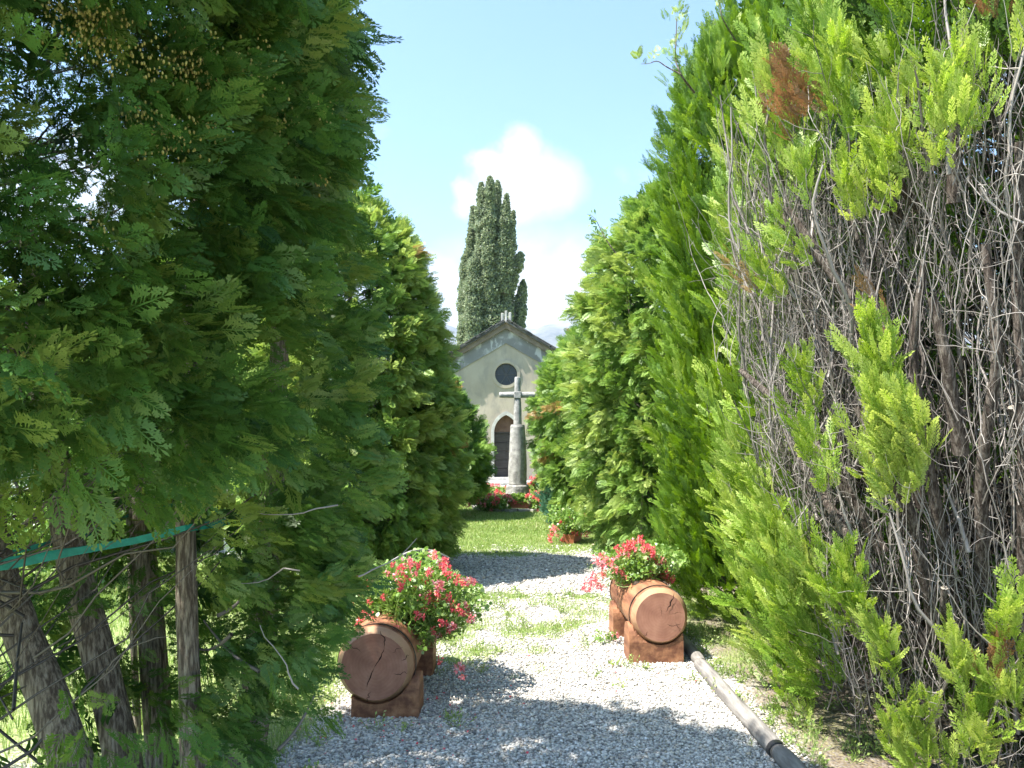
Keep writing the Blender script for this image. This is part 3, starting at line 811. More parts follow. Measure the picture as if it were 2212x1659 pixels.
def log_planter(X, Y0, Y1, zc, r, label, hoop, cracks, rz=0, sup_dx=0.05):
    root = empty('log_planter', (X, Y0, 0), label, 'planter', rz=rz)
    Ln = Y1 - Y0
    # log body along +Y, profile with chamfers at both ends
    prof = [(0, r * .855), (.045, r), (.2, r * 1.0), (Ln - .045, r), (Ln, r * .855)]
    ys = np.concatenate([[0, .045], np.linspace(.09, Ln - .09, 20), [Ln - .045, Ln]])
    rs = np.interp(ys, [p_[0] for p_ in prof], [p_[1] for p_ in prof])
    sd = 48
    a = np.arange(sd) * 2 * np.pi / sd
    A, YY = np.meshgrid(a, ys); RR = np.repeat(rs[:, None], sd, 1)
    RR = RR * (1 + .018 * (noise2(np.cos(A) * 2 + 9, np.sin(A) * 2 + YY * .6, X * 10) - .5) * 2)
    V = np.stack([RR * np.cos(A), YY, zc + RR * np.sin(A)], -1)
    bm = bmesh.new()
    vs = [[bm.verts.new(V[i, j]) for j in range(sd)] for i in range(len(ys))]
    for i in range(len(ys) - 1):
        for j in range(sd):
            j2 = (j + 1) % sd
            f = bm.faces.new((vs[i][j], vs[i][j2], vs[i + 1][j2], vs[i + 1][j])); f.smooth = True
            f.material_index = 1 if i in (0, len(ys) - 2) else 0
    log = bm_obj('log', bm, m_log, root, mats=[m_log, m_cham])
    for ye, s_ in ((0, -1), (Ln, 1)):
        bm = bmesh.new()
        i = 0 if s_ < 0 else -1
        ring = [bm.verts.new((p_[0], 0, p_[2] - zc)) for p_ in V[i]]
        mid = [bm.verts.new((p_[0] * .5, s_ * .002, (p_[2] - zc) * .5)) for p_ in V[i]]
        c0 = bm.verts.new((0, s_ * .003, 0))
        for j in range(sd):
            j2 = (j + 1) % sd
            f = bm.faces.new((ring[j], mid[j], mid[j2], ring[j2])) if s_ > 0 else bm.faces.new((ring[j], ring[j2], mid[j2], mid[j]))
            f = bm.faces.new((mid[j], c0, mid[j2])) if s_ > 0 else bm.faces.new((mid[j], mid[j2], c0))
        if s_ < 0:
            for (r0, a0, r1, a1, wmax) in cracks:
                pts = []
                for k in range(9):
                    f_ = k / 8
                    rr = r0 + (r1 - r0) * f_; aa = R(a0 + (a1 - a0) * f_) + random.uniform(-.05, .05) * (0 < k < 8)
                    pts.append(Vector((rr * r * math.cos(aa), 0, rr * r * math.sin(aa))))
                L_, R_ = [], []
                for k, p_ in enumerate(pts):
                    d = (pts[min(k + 1, 8)] - pts[max(k - 1, 0)]).normalized()
                    nn = Vector((-d.z, 0, d.x)) * wmax * (math.sin(math.pi * (k + .35) / 8.7)) * random.uniform(.7, 1.2)
                    L_.append(bm.verts.new((p_ + nn) + Vector((0, -.0065, 0)))); R_.append(bm.verts.new((p_ - nn) + Vector((0, -.0065, 0))))
                for k in range(8):
                    f = bm.faces.new((L_[k], R_[k], R_[k + 1], L_[k + 1])); f.material_index = 1
            bmesh.ops.recalc_face_normals(bm, faces=[f for f in bm.faces if f.material_index == 1])
        e = bm_obj('end_face', bm, m_end, root, mats=[m_end, m_crack]); e.location = (0, ye + s_ * .0005, zc)
    for yh in (hoop, Ln - hoop):
        bm = bmesh.new()
        rr = r * 1.022
        for j in range(sd):
            a0, a1 = j * 2 * math.pi / sd, (j + 1) * 2 * math.pi / sd
            q = [bm.verts.new((k * math.cos(aa), yh + dy, zc + k * math.sin(aa))) for aa in (a0, a1) for k, dy in ((rr, -.006), (rr + .004, -.006), (rr + .004, .006), (rr, .006))]
            for x_ in range(4): bm.faces.new((q[x_], q[(x_ + 1) % 4], q[4 + (x_ + 1) % 4], q[4 + x_]))
        bmesh.ops.remove_doubles(bm, verts=bm.verts[:], dist=1e-5); bmesh.ops.recalc_face_normals(bm, faces=bm.faces[:])
        bm_obj('hoop', bm, m_iron, root, smooth=False)
    for ysup in (.12, Ln - .25):
        # short half log lying crosswise with a saddle cut to the curve of the planter
        bm = bmesh.new()
        hw, hd, top = .195, .115, zc - r * .28
        n = 14; prof2 = []
        for k in range(n + 1):
            a_ = math.pi * (k / n)
            prof2.append((-hd * math.cos(a_) * 1.0, .0 + min(top, max(0, .02 + (top - .02) * math.sin(a_) ** .45)))) 
        prof2 = [(-hd, 0)] + prof2 + [(hd, 0)]
        nx2 = 22; rows = []
        for i in range(nx2 + 1):
            x = -hw + 2 * hw * i / nx2
            sad = zc - math.sqrt(max((r * .985) ** 2 - (x + sup_dx) ** 2, 0)) if abs(x + sup_dx) < r * .985 else 9
            rows.append([bm.verts.new((x + sup_dx, ysup + y_ * 1.0, min(z_, sad))) for y_, z_ in prof2])
        for i in range(nx2):
            for j in range(len(prof2) - 1):
                bm.faces.new((rows[i][j], rows[i][j + 1], rows[i + 1][j + 1], rows[i + 1][j]))
        bm.faces.new(rows[0][::-1]); bm.faces.new(rows[-1])
        bmesh.ops.recalc_face_normals(bm, faces=bm.faces[:])
        bm_obj('cradle_block', bm, m_log, root)
    bm = bmesh.new(); add_box(bm, -r * .62, r * .62, Ln * .3, Ln * .92, zc + r * .6, zc + r * .93, bev=.02); bm_obj('soil', bm, m_soil, root)
    return root
log_planter(-.79, 4.36, 5.50, .295, .222, 'left log planter, its reddish sawn end face split by a long diagonal crack', .085,
            [(.03, 246, .55, 250, .003), (.0, 55, .55, 62, .0035), (.55, 62, .97, 80, .0025), (.72, 15, .97, 20, .002), (.5, 340, .9, 352, .0016), (.6, 40, .9, 35, .0015), (.6, 262, .95, 255, .002), (.5, 130, .85, 140, .0015)], sup_dx=.06)
log_planter(1.065, 5.43, 6.52, .33, .205, 'right log planter in full sun, cracked near the top of its end face', .10,
            [(.25, 50, .98, 62, .0045), (.05, 80, .4, 95, .0012), (.3, 310, .75, 345, .002), (.65, 225, .95, 230, .002), (.3, 20, .8, 12, .0012), (.5, 340, .85, 325, .0018)], rz=R(1.5), sup_dx=-.03)

# ------------------------------------------------------------ geraniums
def head_mesh(i, lo, hi):
    b = Bag()
    nf = 11
    d = nrm(rng.normal(size=(nf, 3)) + [0, 0, .7])
    c = d * rng.uniform(.6, 1.0, (nf, 1))
    npet = 5
    pos = np.repeat(c, npet, 0)
    fw = nrm(np.repeat(d, npet, 0) * .5 + rng.normal(0, .8, (nf * npet, 3)))
    emit_sprays(b, [quads_of([(0, 0, 0, 1, .24, .5)])], pos, fw, rng.uniform(.45, .8, nf * npet), rng.uniform(lo, hi, nf * npet), 0, .6)
    s = np.linspace(0, 1, 3)[None, :, None]
    b.tube(c[:, None] * s + np.array([0, 0, -.7]) * (1 - s), np.full((nf, 3), .03), 3, rng.uniform(.3, .5, nf))
    me = b.build('flower_head', m_petal).data
    o = [o for o in bpy.data.objects if o.data == me][0]
    bpy.data.objects.remove(o)
    return me
HEADS = [head_mesh(i, .05, .62) for i in range(4)] + [head_mesh(i, .45, .9) for i in range(2)]
PINK = [head_mesh(9, .93, .97)]; WHITE = [head_mesh(9, .99, 1.0)]
def leaf_disc():
    """scalloped round leaf as a fan of quads"""
    V = []; T = []
    for k in range(3):
        a0 = R(-130 + k * 86.7); a1 = R(-130 + (k + 1) * 86.7); am = (a0 + a1) / 2
        V.append([(0, .1, 0), (math.sin(a0) * .46, .5 + math.cos(a0) * .42, 0), (math.sin(am) * .55, .5 + math.cos(am) * .52, 0), (math.sin(a1) * .46, .5 + math.cos(a1) * .42, 0)]); T.append(.5)
    return np.array(V), np.array(T)
LEAF = [leaf_disc()]
def geranium(loc, rad, nleaf, heads, leaf=.034, hsize=.035, label='', group=None, trail=0, heads_at=None, meshes=None, name='geranium'):
    """loc centre of the mound, rad (x,y,z) half sizes"""
    cx, cy, cz = loc; rx, ry, rz = rad
    root = empty(name, (cx, cy, max(0, cz - rz)), label, 'flowers', group)
    b = Bag()
    d = nrm(rng.normal(size=(nleaf, 3))); q = rng.uniform(0, 1, (nleaf, 1)) ** .28
    lump = .58 + .85 * noise2(d[:, 0] * 2.5 + cx * 7, d[:, 1] * 2.5 + d[:, 2] * 3, 5)
    pos = np.array(loc) + d * q * np.array(rad) * lump[:, None]
    pos[:, 2] = np.maximum(pos[:, 2], .02)
    fw = nrm(d * .6 + rng.normal(0, .6, (nleaf, 3)))
    emit_sprays(b, LEAF, pos, fw, rng.uniform(.6, 1.3, nleaf) * leaf, np.clip(rng.normal(.5, .2, nleaf), 0, 1), 0, .5)
    ns = nleaf // 12
    d2 = nrm(rng.normal(size=(ns, 3)) + [0, 0, .4]); s = np.linspace(0, 1, 5)[None, :, None]
    base = np.array([cx, cy, cz - rz * .8]) + rng.normal(0, .3, (ns, 3)) * [rx, ry, .02]
    e = np.array(loc) + d2 * np.array(rad) * 1.0
    b.tube(base[:, None] * (1 - s) + e[:, None] * s + np.sin(s * np.pi) * d2[:, None] * .05, np.full((ns, 5), .0022), 4, rng.uniform(.5, .9, ns))
    st = b
    if heads_at is None:
        dh = nrm(rng.normal(size=(heads, 3)) + [0, -.25, .55]); hp = np.array(loc) + dh * np.array(rad) * rng.uniform(.95, 1.22, (heads, 1))
    else:
        hp = np.array(heads_at); dh = nrm(hp - np.array(loc)); heads = len(hp)
    hp[:, 2] = np.maximum(hp[:, 2], .05)
    b0 = np.array(loc) + (hp - np.array(loc)) * .45
    s = np.linspace(0, 1, 6)[None, :, None]
    st.tube(b0[:, None] * (1 - s) + hp[:, None] * s + np.sin(s * np.pi) * np.array([0, 0, .025]), np.full((heads, 6), .0020), 4, rng.uniform(.5, 1, heads))
    b.build('foliage', m_ger, root)
    ms = meshes or HEADS
    for i in range(heads):
        o = bpy.data.objects.new('flower_head', ms[rng.integers(0, len(ms))])
        o.location = Vector(hp[i]) - root.location
        o.rotation_euler = Vector(dh[i]).to_track_quat('Z', 'Y').to_euler()
        sc = hsize * rng.uniform(.65, 1.2); o.scale = (sc, sc, sc)
        link(o, root)
    return root
def heads_px(lst, Yc, sp=.25):
    return [tuple(P(x, y, Yc + random.uniform(-sp, sp))) for x, y in lst]
hl = heads_px([(935, 1205), (950, 1215), (905, 1225), (930, 1232), (870, 1230), (850, 1222), (895, 1240), (965, 1240), (985, 1258), (880, 1250), (920, 1255), (945, 1262), (1000, 1262), (900, 1268), (870, 1268), (838, 1240),
     (1020, 1258), (945, 1285), (925, 1295), (960, 1300), (975, 1310), (990, 1318), (905, 1290), (1005, 1305), (1018, 1335), (955, 1345), (975, 1352), (935, 1362), (945, 1372), (865, 1330), (845, 1308), (800, 1300), (780, 1280),
     (795, 1325), (770, 1250), (742, 1275), (720, 1270), (800, 1265), (830, 1290), (760, 1310), (815, 1340), (780, 1345), (990, 1440), (1000, 1460), (950, 1425), (860, 1360), (905, 1330), (890, 1225), (960, 1225), (1012, 1320), (915, 1312), (935, 1195), (960, 1212), (985, 1245), (1010, 1255), (955, 1225), (925, 1240), (940, 1300), (970, 1290), (1000, 1325), (965, 1355), (925, 1280), (880, 1215), (860, 1245), (950, 1268)], 4.66, .16)
geranium((-.64, 4.95, .56), (.39, .42, .27), 6000, 0, .026, .028, 'large trailing red geranium spilling over the shaded left log planter', heads_at=hl)
hr = heads_px([(1375, 1170), (1350, 1180), (1365, 1185), (1390, 1175), (1405, 1185), (1335, 1185), (1345, 1195), (1380, 1190), (1400, 1200), (1415, 1205), (1300, 1200), (1290, 1210), (1310, 1215), (1320, 1212), (1355, 1200),
     (1330, 1230), (1345, 1235), (1285, 1245), (1275, 1255), (1290, 1262), (1280, 1270), (1305, 1240), (1300, 1265), (1430, 1210), (1440, 1235), (1425, 1240), (1410, 1235), (1395, 1240), (1370, 1250), (1450, 1250), (1360, 1175), (1270, 1265), (1395, 1185), (1440, 1250), (1385, 1165), (1370, 1180), (1410, 1195), (1425, 1215), (1340, 1205), (1300, 1225), (1290, 1250), (1360, 1190), (1350, 1245)], 5.92, .12)
geranium((1.03, 6.12, .60), (.30, .36, .15), 4000, 0, .026, .034, 'compact red geranium growing from the sunny right log planter', heads_at=hr)
m_terra = rough_mat('terracotta_plastic', (.33, .105, .055), (.42, .15, .085), 8, .6, .15)
def trough(x, y, label, rz=0, L=.44, group=None, hgt=.15, z0=0):
    root = empty('terracotta_trough', (x, y, z0), label, 'trough', group, rz)
    bm = bmesh.new()
    outer = [(-L / 2 + .02, -.075, 0), (L / 2 - .02, -.075, 0), (L / 2 - .02, .075, 0), (-L / 2 + .02, .075, 0)]
    lo = [bm.verts.new(p_) for p_ in outer]; hi = [bm.verts.new((p_[0] * 1.09, p_[1] * 1.2, hgt)) for p_ in outer]
    inn = [bm.verts.new((p_[0] * 1.02, p_[1] * 1.0, hgt)) for p_ in outer]; inl = [bm.verts.new((p_[0] * 1.02, p_[1] * 1.0, hgt - .03)) for p_ in outer]
    bm.faces.new(lo[::-1])
    for i in range(4):
        j = (i + 1) % 4
        bm.faces.new((lo[i], lo[j], hi[j], hi[i])); bm.faces.new((hi[i], hi[j], inn[j], inn[i])); bm.faces.new((inn[i], inn[j], inl[j], inl[i]))
    bmesh.ops.bevel(bm, geom=bm.edges[:], offset=.004, segments=1, affect='EDGES')
    bm_obj('box', bm, m_terra, root)
    bm = bmesh.new(); add_box(bm, -L / 2 + .025, L / 2 - .025, -.07, .07, hgt - .05, hgt - .028); bm_obj('soil', bm, m_soil, root)
    bm = bmesh.new(); add_box(bm, -L / 2 - .005, L / 2 + .005, -.1, -.0925, hgt - .028, hgt - .002, bev=.003); bm_obj('rim', bm, m_terra, root)
    return root
GT = 'terracotta troughs around the cross'
trough(.13, 16.85, 'middle terracotta trough at the foot of the cross', group=GT, z0=.09)
trough(-.34, 17.0, 'terracotta trough left of the middle one, under red geraniums', R(-35), group=GT, z0=.09)
trough(.62, 17.0, 'terracotta trough right of the middle one, under red and pink geraniums', R(35), group=GT, z0=.09)
trough(.95, 11.85, 'terracotta trough on the gravel beside the right hedge', R(70), L=.5)
GG = 'geraniums around the cross'
geranium((.14, 16.85, .30), (.26, .14, .10), 500, 5, .05, .05, 'low white-flowered geranium in the middle trough before the cross', GG, meshes=WHITE)
geranium((-.46, 16.75, .19), (.46, .28, .16), 1300, 26, .05, .06, 'red geranium sprawling in front and left of the cross', GG)
geranium((.76, 16.75, .24), (.44, .28, .22), 1300, 30, .05, .06, 'red geranium mound right of the cross foot', GG)
geranium((-.55, 18.3, .30), (.52, .25, .20), 1100, 30, .05, .06, 'red geranium row behind and left of the cross drum', GG)
geranium((.60, 18.1, .42), (.25, .25, .26), 600, 9, .05, .06, 'pale-leaved geranium behind and right of the cross drum', GG)
geranium((.86, 17.2, .42), (.14, .14, .18), 160, 4, .04, .055, 'pink geranium beside the bluish juniper', GG, meshes=PINK)
geranium((.95, 11.85, .34), (.36, .34, .22), 1700, 0, .04, .05, 'bushy red geranium hiding its trough by the right hedge', heads_at=heads_px([(1245, 1108), (1262, 1112), (1232, 1120), (1215, 1128), (1200, 1140), (1195, 1150), (1205, 1155), (1192, 1160), (1245, 1130), (1225, 1135), (1280, 1140), (1270, 1125), (1240, 1150), (1235, 1105), (1255, 1140), (1215, 1165), (1190, 1170), (1265, 1152)], 11.8))
geranium((.72, 6.0, .04), (.09, .10, .04), 90, 1, .022, .032, 'small self-sown geranium on the gravel beside the right planter')

# dark curved garden bench behind the left planter
bn = empty('garden_bench', P(845, 1300, 6.9) * 1.0, 'dark weathered slatted garden bench with curved pale-edged back behind the left planter', 'bench', rz=R(18))
bn.location.z = 0
m_bw = rough_mat('weathered_black_wood', (.03, .03, .035), (.09, .09, .095), 10, .7, .3, (1, 1, 6))
m_gw = rough_mat('grey_slat', (.18, .17, .16), (.32, .31, .29), 10, .8, .3, (1, 8, 1))
bm = bmesh.new(); bm2 = bmesh.new()
prev = None
for i in range(41):
    x = -.55 + i * 1.1 / 40
    z = .47 + .11 * math.cos((x - .28) * 5.2)
    if prev:
        x0, z0 = prev
        q = [bm.verts.new(c_) for c_ in ((x0, 0, z0 - .16), (x, 0, z - .16), (x, 0, z), (x0, 0, z0), (x0, .03, z0 - .16), (x, .03, z - .16), (x, .03, z), (x0, .03, z0))]
        for f_ in ((0, 1, 2, 3), (4, 7, 6, 5), (3, 2, 6, 7), (0, 4, 5, 1)): bm.faces.new([q[k] for k in f_])
        q = [bm2.verts.new(c_) for c_ in ((x0, -.006, z0 + .001), (x, -.006, z + .001), (x, -.006, z + .014), (x0, -.006, z0 + .014), (x0, .036, z0 + .001), (x, .036, z + .001), (x, .036, z + .014), (x0, .036, z0 + .014))]
        for f_ in ((0, 1, 2, 3), (4, 7, 6, 5), (3, 2, 6, 7), (0, 4, 5, 1)): bm2.faces.new([q[k] for k in f_])
    prev = (x, z)
for b2 in (bm, bm2): bmesh.ops.remove_doubles(b2, verts=b2.verts[:], dist=1e-5)
bm_obj('backrest', bm, m_bw, bn); bm_obj('edging', bm2, m_gw, bn)
bm = bmesh.new()
for i in range(5): add_box(bm, -.53, .53, -.42 + i * .085, -.35 + i * .085, .28, .305, bev=.004)
bm_obj('seat', bm, m_gw, bn)
for x in (-.48, .48):
    for y in (-.38, .05):
        bm = bmesh.new(); add_box(bm, x - .025, x + .025, y - .03, y, 0, .278, bev=.004); bm_obj('leg', bm, m_bw, bn)

# ------------------------------------------------------------ timber edging
m_tim = rough_mat('weathered_pole', (.13, .12, .11), (.27, .255, .235), 7, .9, .7, (5, .6, 5), c3=(.42, .40, .37), bscale=30, bdist=.004)
def pole(y0, y1, x0, x1, r, label, band=None):
    root = empty('timber_pole', (x0, y0, 0), label, 'edging pole', 'round poles edging the path')
    k = 24; s = np.linspace(0, 1, k)
    pts = np.stack([x0 + (x1 - x0) * s, y0 + (y1 - y0) * s, np.full(k, r * .72) + .004 * np.sin(s * 9)], -1)
    rr = np.full(k, r) * (1 + .04 * (noise2(s * 8, s * 0, y0) - .5)); rr[0] *= .86; rr[-1] *= .86
    V, Q = tubes(pts[None], rr[None], 18)
    o = from_np('pole', V, Q, m_tim, root, smooth=True)
    for e, nm in ((pts[0], 0), (pts[-1], -1)):
        bm = bmesh.new(); bmesh.ops.create_circle(bm, cap_ends=True, radius=r * .86, segments=18)
        c_ = bm_obj('cut_end', bm, m_cut, root); c_.location = Vector(e) - root.location; c_.rotation_euler = (R(90), 0, 0)
    if band:
        V, Q = tubes(np.array([[[x0 + (x1 - x0) * (band - y0) / (y1 - y0), band + d_, r * .72] for d_ in (-.02, .02)]]), np.full((1, 2), r * 1.05), 20)
        from_np('joint_band', V, Q, m_iron, root, smooth=True)
pole(3.80, 5.30, 1.335, 1.31, .048, 'grey weathered pole lying beside the gravel, ending near the right planter', band=3.82)
pole(2.2, 3.79, 1.36, 1.336, .050, 'nearest grey pole edging the path, beyond the black joint band')
pole(5.33, 7.3, 1.33, 1.33, .044, 'farther grey pole half hidden behind the right log planter')

# ------------------------------------------------------------ trees: right side
DEAD = [(1590, 430), (1700, 400), (1880, 360), (1990, 250), (2090, 130), (2300, 60), (2600, 60), (2600, 1800), (1930, 1800), (1890, 1600), (1850, 1500), (1780, 1400), (1840, 1270), (1780, 1200), (1690, 1090), (1700, 1000), (1640, 880), (1570, 740), (1560, 650), (1640, 560)]
R1 = Column(3.04, 4.35, [(0.0, 1.42), (.3, 1.52), (.8, 1.62), (1.5, 1.70), (2.8, 1.72), (3.8, 1.45), (4.6, .95), (5.3, .2)], 3, .07)
r1 = empty('thuja_hedge_tree', (3.04, 4.35, 0), 'nearest right arborvitae with a bare face of grey twigs and tufts of regrowth', 'tree')
b = Bag()
th, z, r, nv = R1.sample(1900)
c = R1.at(th, z, r * rng.uniform(.76, 1.03, len(r)))
px, py = proj(c)
vis = (nv[:, 0] * (c[:, 0]) + nv[:, 1] * c[:, 1]) < .3
jx, jy = px + rng.normal(0, 22, len(px)), py + rng.normal(0, 22, len(px))
dead = in_poly(jx, jy, DEAD) & vis
behind = (~vis) & (rng.random(len(px)) < .35)
gap = (np.hypot((px - 2030) / 60, (py - 110) / 90) < 1)
k = ~dead & ~behind & ~gap
tint = np.clip(.52 + .16 * rng.normal(size=len(px)), .1, .84)
tint[rng.random(len(px)) < .015] = .97
low = (c[:, 2] < .9)
clumps(b, UP, c[k], axes(nv[k], 'up'), 22, .42, .08, .13, tint[k], .6, tipgain=.4)
# tufts of regrowth on the bare face
for (x, y, rp, nn, tn) in [(1910, 400, 60, 9, .70), (2060, 290, 50, 9, .74), (2090, 240, 30, 5, .7), (1915, 770, 26, 5, .66), (1908, 830, 26, 4, .66), (1950, 980, 48, 9, .78), (1985, 930, 26, 4, .74), (1600, 1090, 60, 10, .62), (1560, 1080, 50, 7, .6),
        (1680, 1200, 60, 12, .66), (1720, 1280, 60, 12, .62), (1640, 1170, 60, 10, .70), (1850, 1250, 40, 6, .62), (1870, 1320, 40, 6, .64), (1930, 1420, 36, 5, .72), (1990, 1590, 45, 7, .72), (2130, 1600, 40, 6, .70), (2100, 1430, 36, 4, .8),
        (2200, 1370, 26, 4, .7), (1780, 1000, 40, 5, .62), (1780, 850, 30, 4, .6), (1830, 180, 40, 6, .70), (1790, 420, 36, 4, .62), (1690, 620, 46, 5, .6), (1770, 560, 20, 2, .6), (1960, 320, 34, 5, .7), (1960, 1040, 40, 6, .8), (1930, 930, 34, 5, .78), (2010, 1000, 30, 4, .76), (1540, 1180, 50, 6, .66), (1620, 1240, 50, 6, .68), (1690, 1150, 40, 5, .72), (1880, 460, 30, 4, .7), (2180, 1500, 30, 4, .74), (2040, 1650, 50, 5, .7),
        (1750, 230, 44, 5, .98), (1720, 290, 30, 2, .98), (1930, 690, 16, 1, .97), (2140, 1470, 18, 1, .98), (1660, 620, 12, 1, .95), (2150, 20, 30, 3, .98)]:
    for _ in range(nn):
        h_ = R1.hit(x + rng.normal(0, rp * .5), y + rng.normal(0, rp * .6))
        if h_ is None: continue
        p_, n_ = h_
        clumps(b, UP, (p_ + n_ * .07)[None], axes(n_[None], 'up'), 16, .26, .05, .105, np.array([tn if tn > .9 else min(tn + rng.normal(0, .05), .84)]), .65, tipgain=.4)
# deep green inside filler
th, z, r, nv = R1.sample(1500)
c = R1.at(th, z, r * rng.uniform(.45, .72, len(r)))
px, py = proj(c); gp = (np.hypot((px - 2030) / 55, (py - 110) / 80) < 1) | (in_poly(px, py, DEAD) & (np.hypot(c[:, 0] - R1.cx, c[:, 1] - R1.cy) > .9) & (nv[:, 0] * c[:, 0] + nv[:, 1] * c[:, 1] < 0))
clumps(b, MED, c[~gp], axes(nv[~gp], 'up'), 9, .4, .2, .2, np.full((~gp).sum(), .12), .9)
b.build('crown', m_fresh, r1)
inner_stuff(R1, r1, 700)
def dead_twigs():
    b = Bag()
    def walk(p0, d0, L, k, wig, up=.06):
        n = len(p0)
        pts = np.zeros((n, k, 3)); pts[:, 0] = p0; d = d0.copy()
        for i in range(1, k):
            d = nrm(d + rng.normal(0, wig, (n, 3)) + np.array([0, 0, up]))
            pts[:, i] = pts[:, i - 1] + d * (L / (k - 1))[:, None]
        return pts
    n = 18000
    th = rng.uniform(R(135), R(300), n); z = rng.uniform(-.1, 3.7, n)
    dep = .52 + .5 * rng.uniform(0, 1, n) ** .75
    r = R1.rad(th, z) * dep
    c = R1.at(th, z, r)
    px, py = proj(c + np.array([0, 0, .2]))
    k = in_poly(px + rng.normal(0, 25, n), py + rng.normal(0, 30, n), DEAD) & (px < 2500)
    c, th, dep = c[k][:2500], th[k][:2500], dep[k][:2500]
    n = len(c)
    nv = np.stack([np.cos(th), np.sin(th), 0 * th], -1)
    L = rng.uniform(.25, .95, n)
    d0 = nrm(nv * rng.uniform(-.1, .55, (n, 1)) + np.array([0, 0, 1.]) + rng.normal(0, .25, (n, 3)))
    pts = walk(c, d0, L, 12, .13, .14)
    r0 = np.where(rng.random(n) < .07, rng.uniform(.006, .011, n), rng.uniform(.0014, .0036, n))
    tt = np.clip(-.15 + 1.15 * (dep - .52) / .5 + rng.normal(0, .14, n), 0, 1)  # deeper twigs get darker tint: shade inside the hedge put into their colour
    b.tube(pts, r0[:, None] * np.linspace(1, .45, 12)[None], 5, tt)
    # forks off the stems
    m = 5200
    i = rng.integers(0, n, m); j = rng.integers(3, 11, m)
    p0 = pts[i, j]; dd = nrm(pts[i, j] - pts[i, j - 1])
    d1 = nrm(dd + rng.normal(0, .65, (m, 3)) + nv[i] * .2)
    p2 = walk(p0, d1, rng.uniform(.05, .28, m), 7, .22)
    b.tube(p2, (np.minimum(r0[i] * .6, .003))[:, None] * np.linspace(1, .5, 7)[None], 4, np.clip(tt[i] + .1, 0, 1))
    # short snags
    m = 7000
    i = rng.integers(0, n, m); j = rng.integers(1, 12, m)
    p0 = pts[i, j]; d1 = nrm(rng.normal(0, 1, (m, 3)) + nv[i] * .4 + [0, 0, .3])
    p3 = walk(p0, d1, rng.uniform(.01, .05, m), 3, .2)
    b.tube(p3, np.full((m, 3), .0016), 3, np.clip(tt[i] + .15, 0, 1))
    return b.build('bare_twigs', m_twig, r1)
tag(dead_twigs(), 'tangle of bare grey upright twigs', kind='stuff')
# heavy limbs with sawn pale ends
lb = Bag()
limbs = [[(2030, 420, .9), (2050, 300, .95), (2075, 170, 1.0), (2090, 60, 1.02)], [(1925, 300, .96), (1945, 230, 1.0), (1985, 130, 1.03)], [(1640, 860, .95), (1700, 980, .97), (1800, 1180, .92), (1860, 1320, .85), (1960, 1500, .75)],
         [(1560, 700, 1.0), (1600, 800, 1.0), (1690, 900, .96), (1760, 1020, .92), (1830, 1200, .85)], [(1990, 560, .98), (1940, 760, .93), (1960, 1000, .88), (1990, 1300, .8)], [(2120, 520, .96), (2150, 760, .95), (2100, 1000, .9), (2080, 1300, .82)],
         [(1850, 880, 1.0), (1880, 960, .97), (1930, 1120, .9), (1950, 1400, .8)], [(2200, 300, .98), (2190, 600, .93), (2210, 1000, .9), (2200, 1400, .85)], [(1860, 520, 1.0), (1870, 640, .97), (1900, 800, .92), (1930, 1100, .85)], [(1700, 450, 1.0), (1760, 560, .97), (1830, 700, .9)],
         [(1790, 1290, .97), (1860, 1420, .93), (1960, 1560, .85)], [(2010, 640, .99), (2030, 780, .95), (2050, 980, .9)]]
lbobj = []
for L_ in limbs:
    pts = []
    for x, y, f_ in L_:
        h_ = R1.hit(x, y)
        if h_ is None: continue
        p_ = h_[0].copy(); p_[:2] = np.array([R1.cx, R1.cy]) + (p_[:2] - [R1.cx, R1.cy]) * f_
        pts.append(p_)
    if len(pts) < 2: continue
    if pts[0][2] > pts[-1][2]: pts = pts[::-1]
    n_ = len(pts)
    trunk_obj(r1, pts, np.linspace(.030, .015, n_) * random.uniform(.7, 1.15), 'limb', m_dbark, 10)
for (x, y, rr) in [(1885, 345, .026), (1925, 362, .02), (1688, 455, .016), (2185, 880, .013), (2040, 1270, .014)]:
    h_ = R1.hit(x, y)
    if h_ is None: continue
    p_, n_ = h_
    a_ = nrm(n_ * .6 + np.array([0, 0, 1.]) + rng.normal(0, .2, 3))
    st = trunk_obj(r1, [p_ - a_ * .28 - n_ * .12, p_ - a_ * .1, p_], [rr, rr, rr * .95], 'stub', m_dbark, 10)
    bm = bmesh.new(); bmesh.ops.create_circle(bm, cap_ends=True, radius=rr * 1.0, segments=14)
    c_ = bm_obj('sawn_end', bm, m_cut, st); c_.location = Vector(p_ + a_ * .001) - r1.location; c_.rotation_euler = Vector(a_).to_track_quat('Z', 'Y').to_euler()
for dx, dy in ((0, 0), (.3, .35), (-.35, .2), (.1, -.35), (-.2, -.5), (.5, -.2)):
    trunk_obj(r1, [(3.04 + dx * .5, 4.35 + dy * .5, -.05), (3.04 + dx, 4.35 + dy, 2), (3.04 + dx * 1.4, 4.35 + dy * 1.4, 4)], [.045, .035, .015], mat=m_dbark)

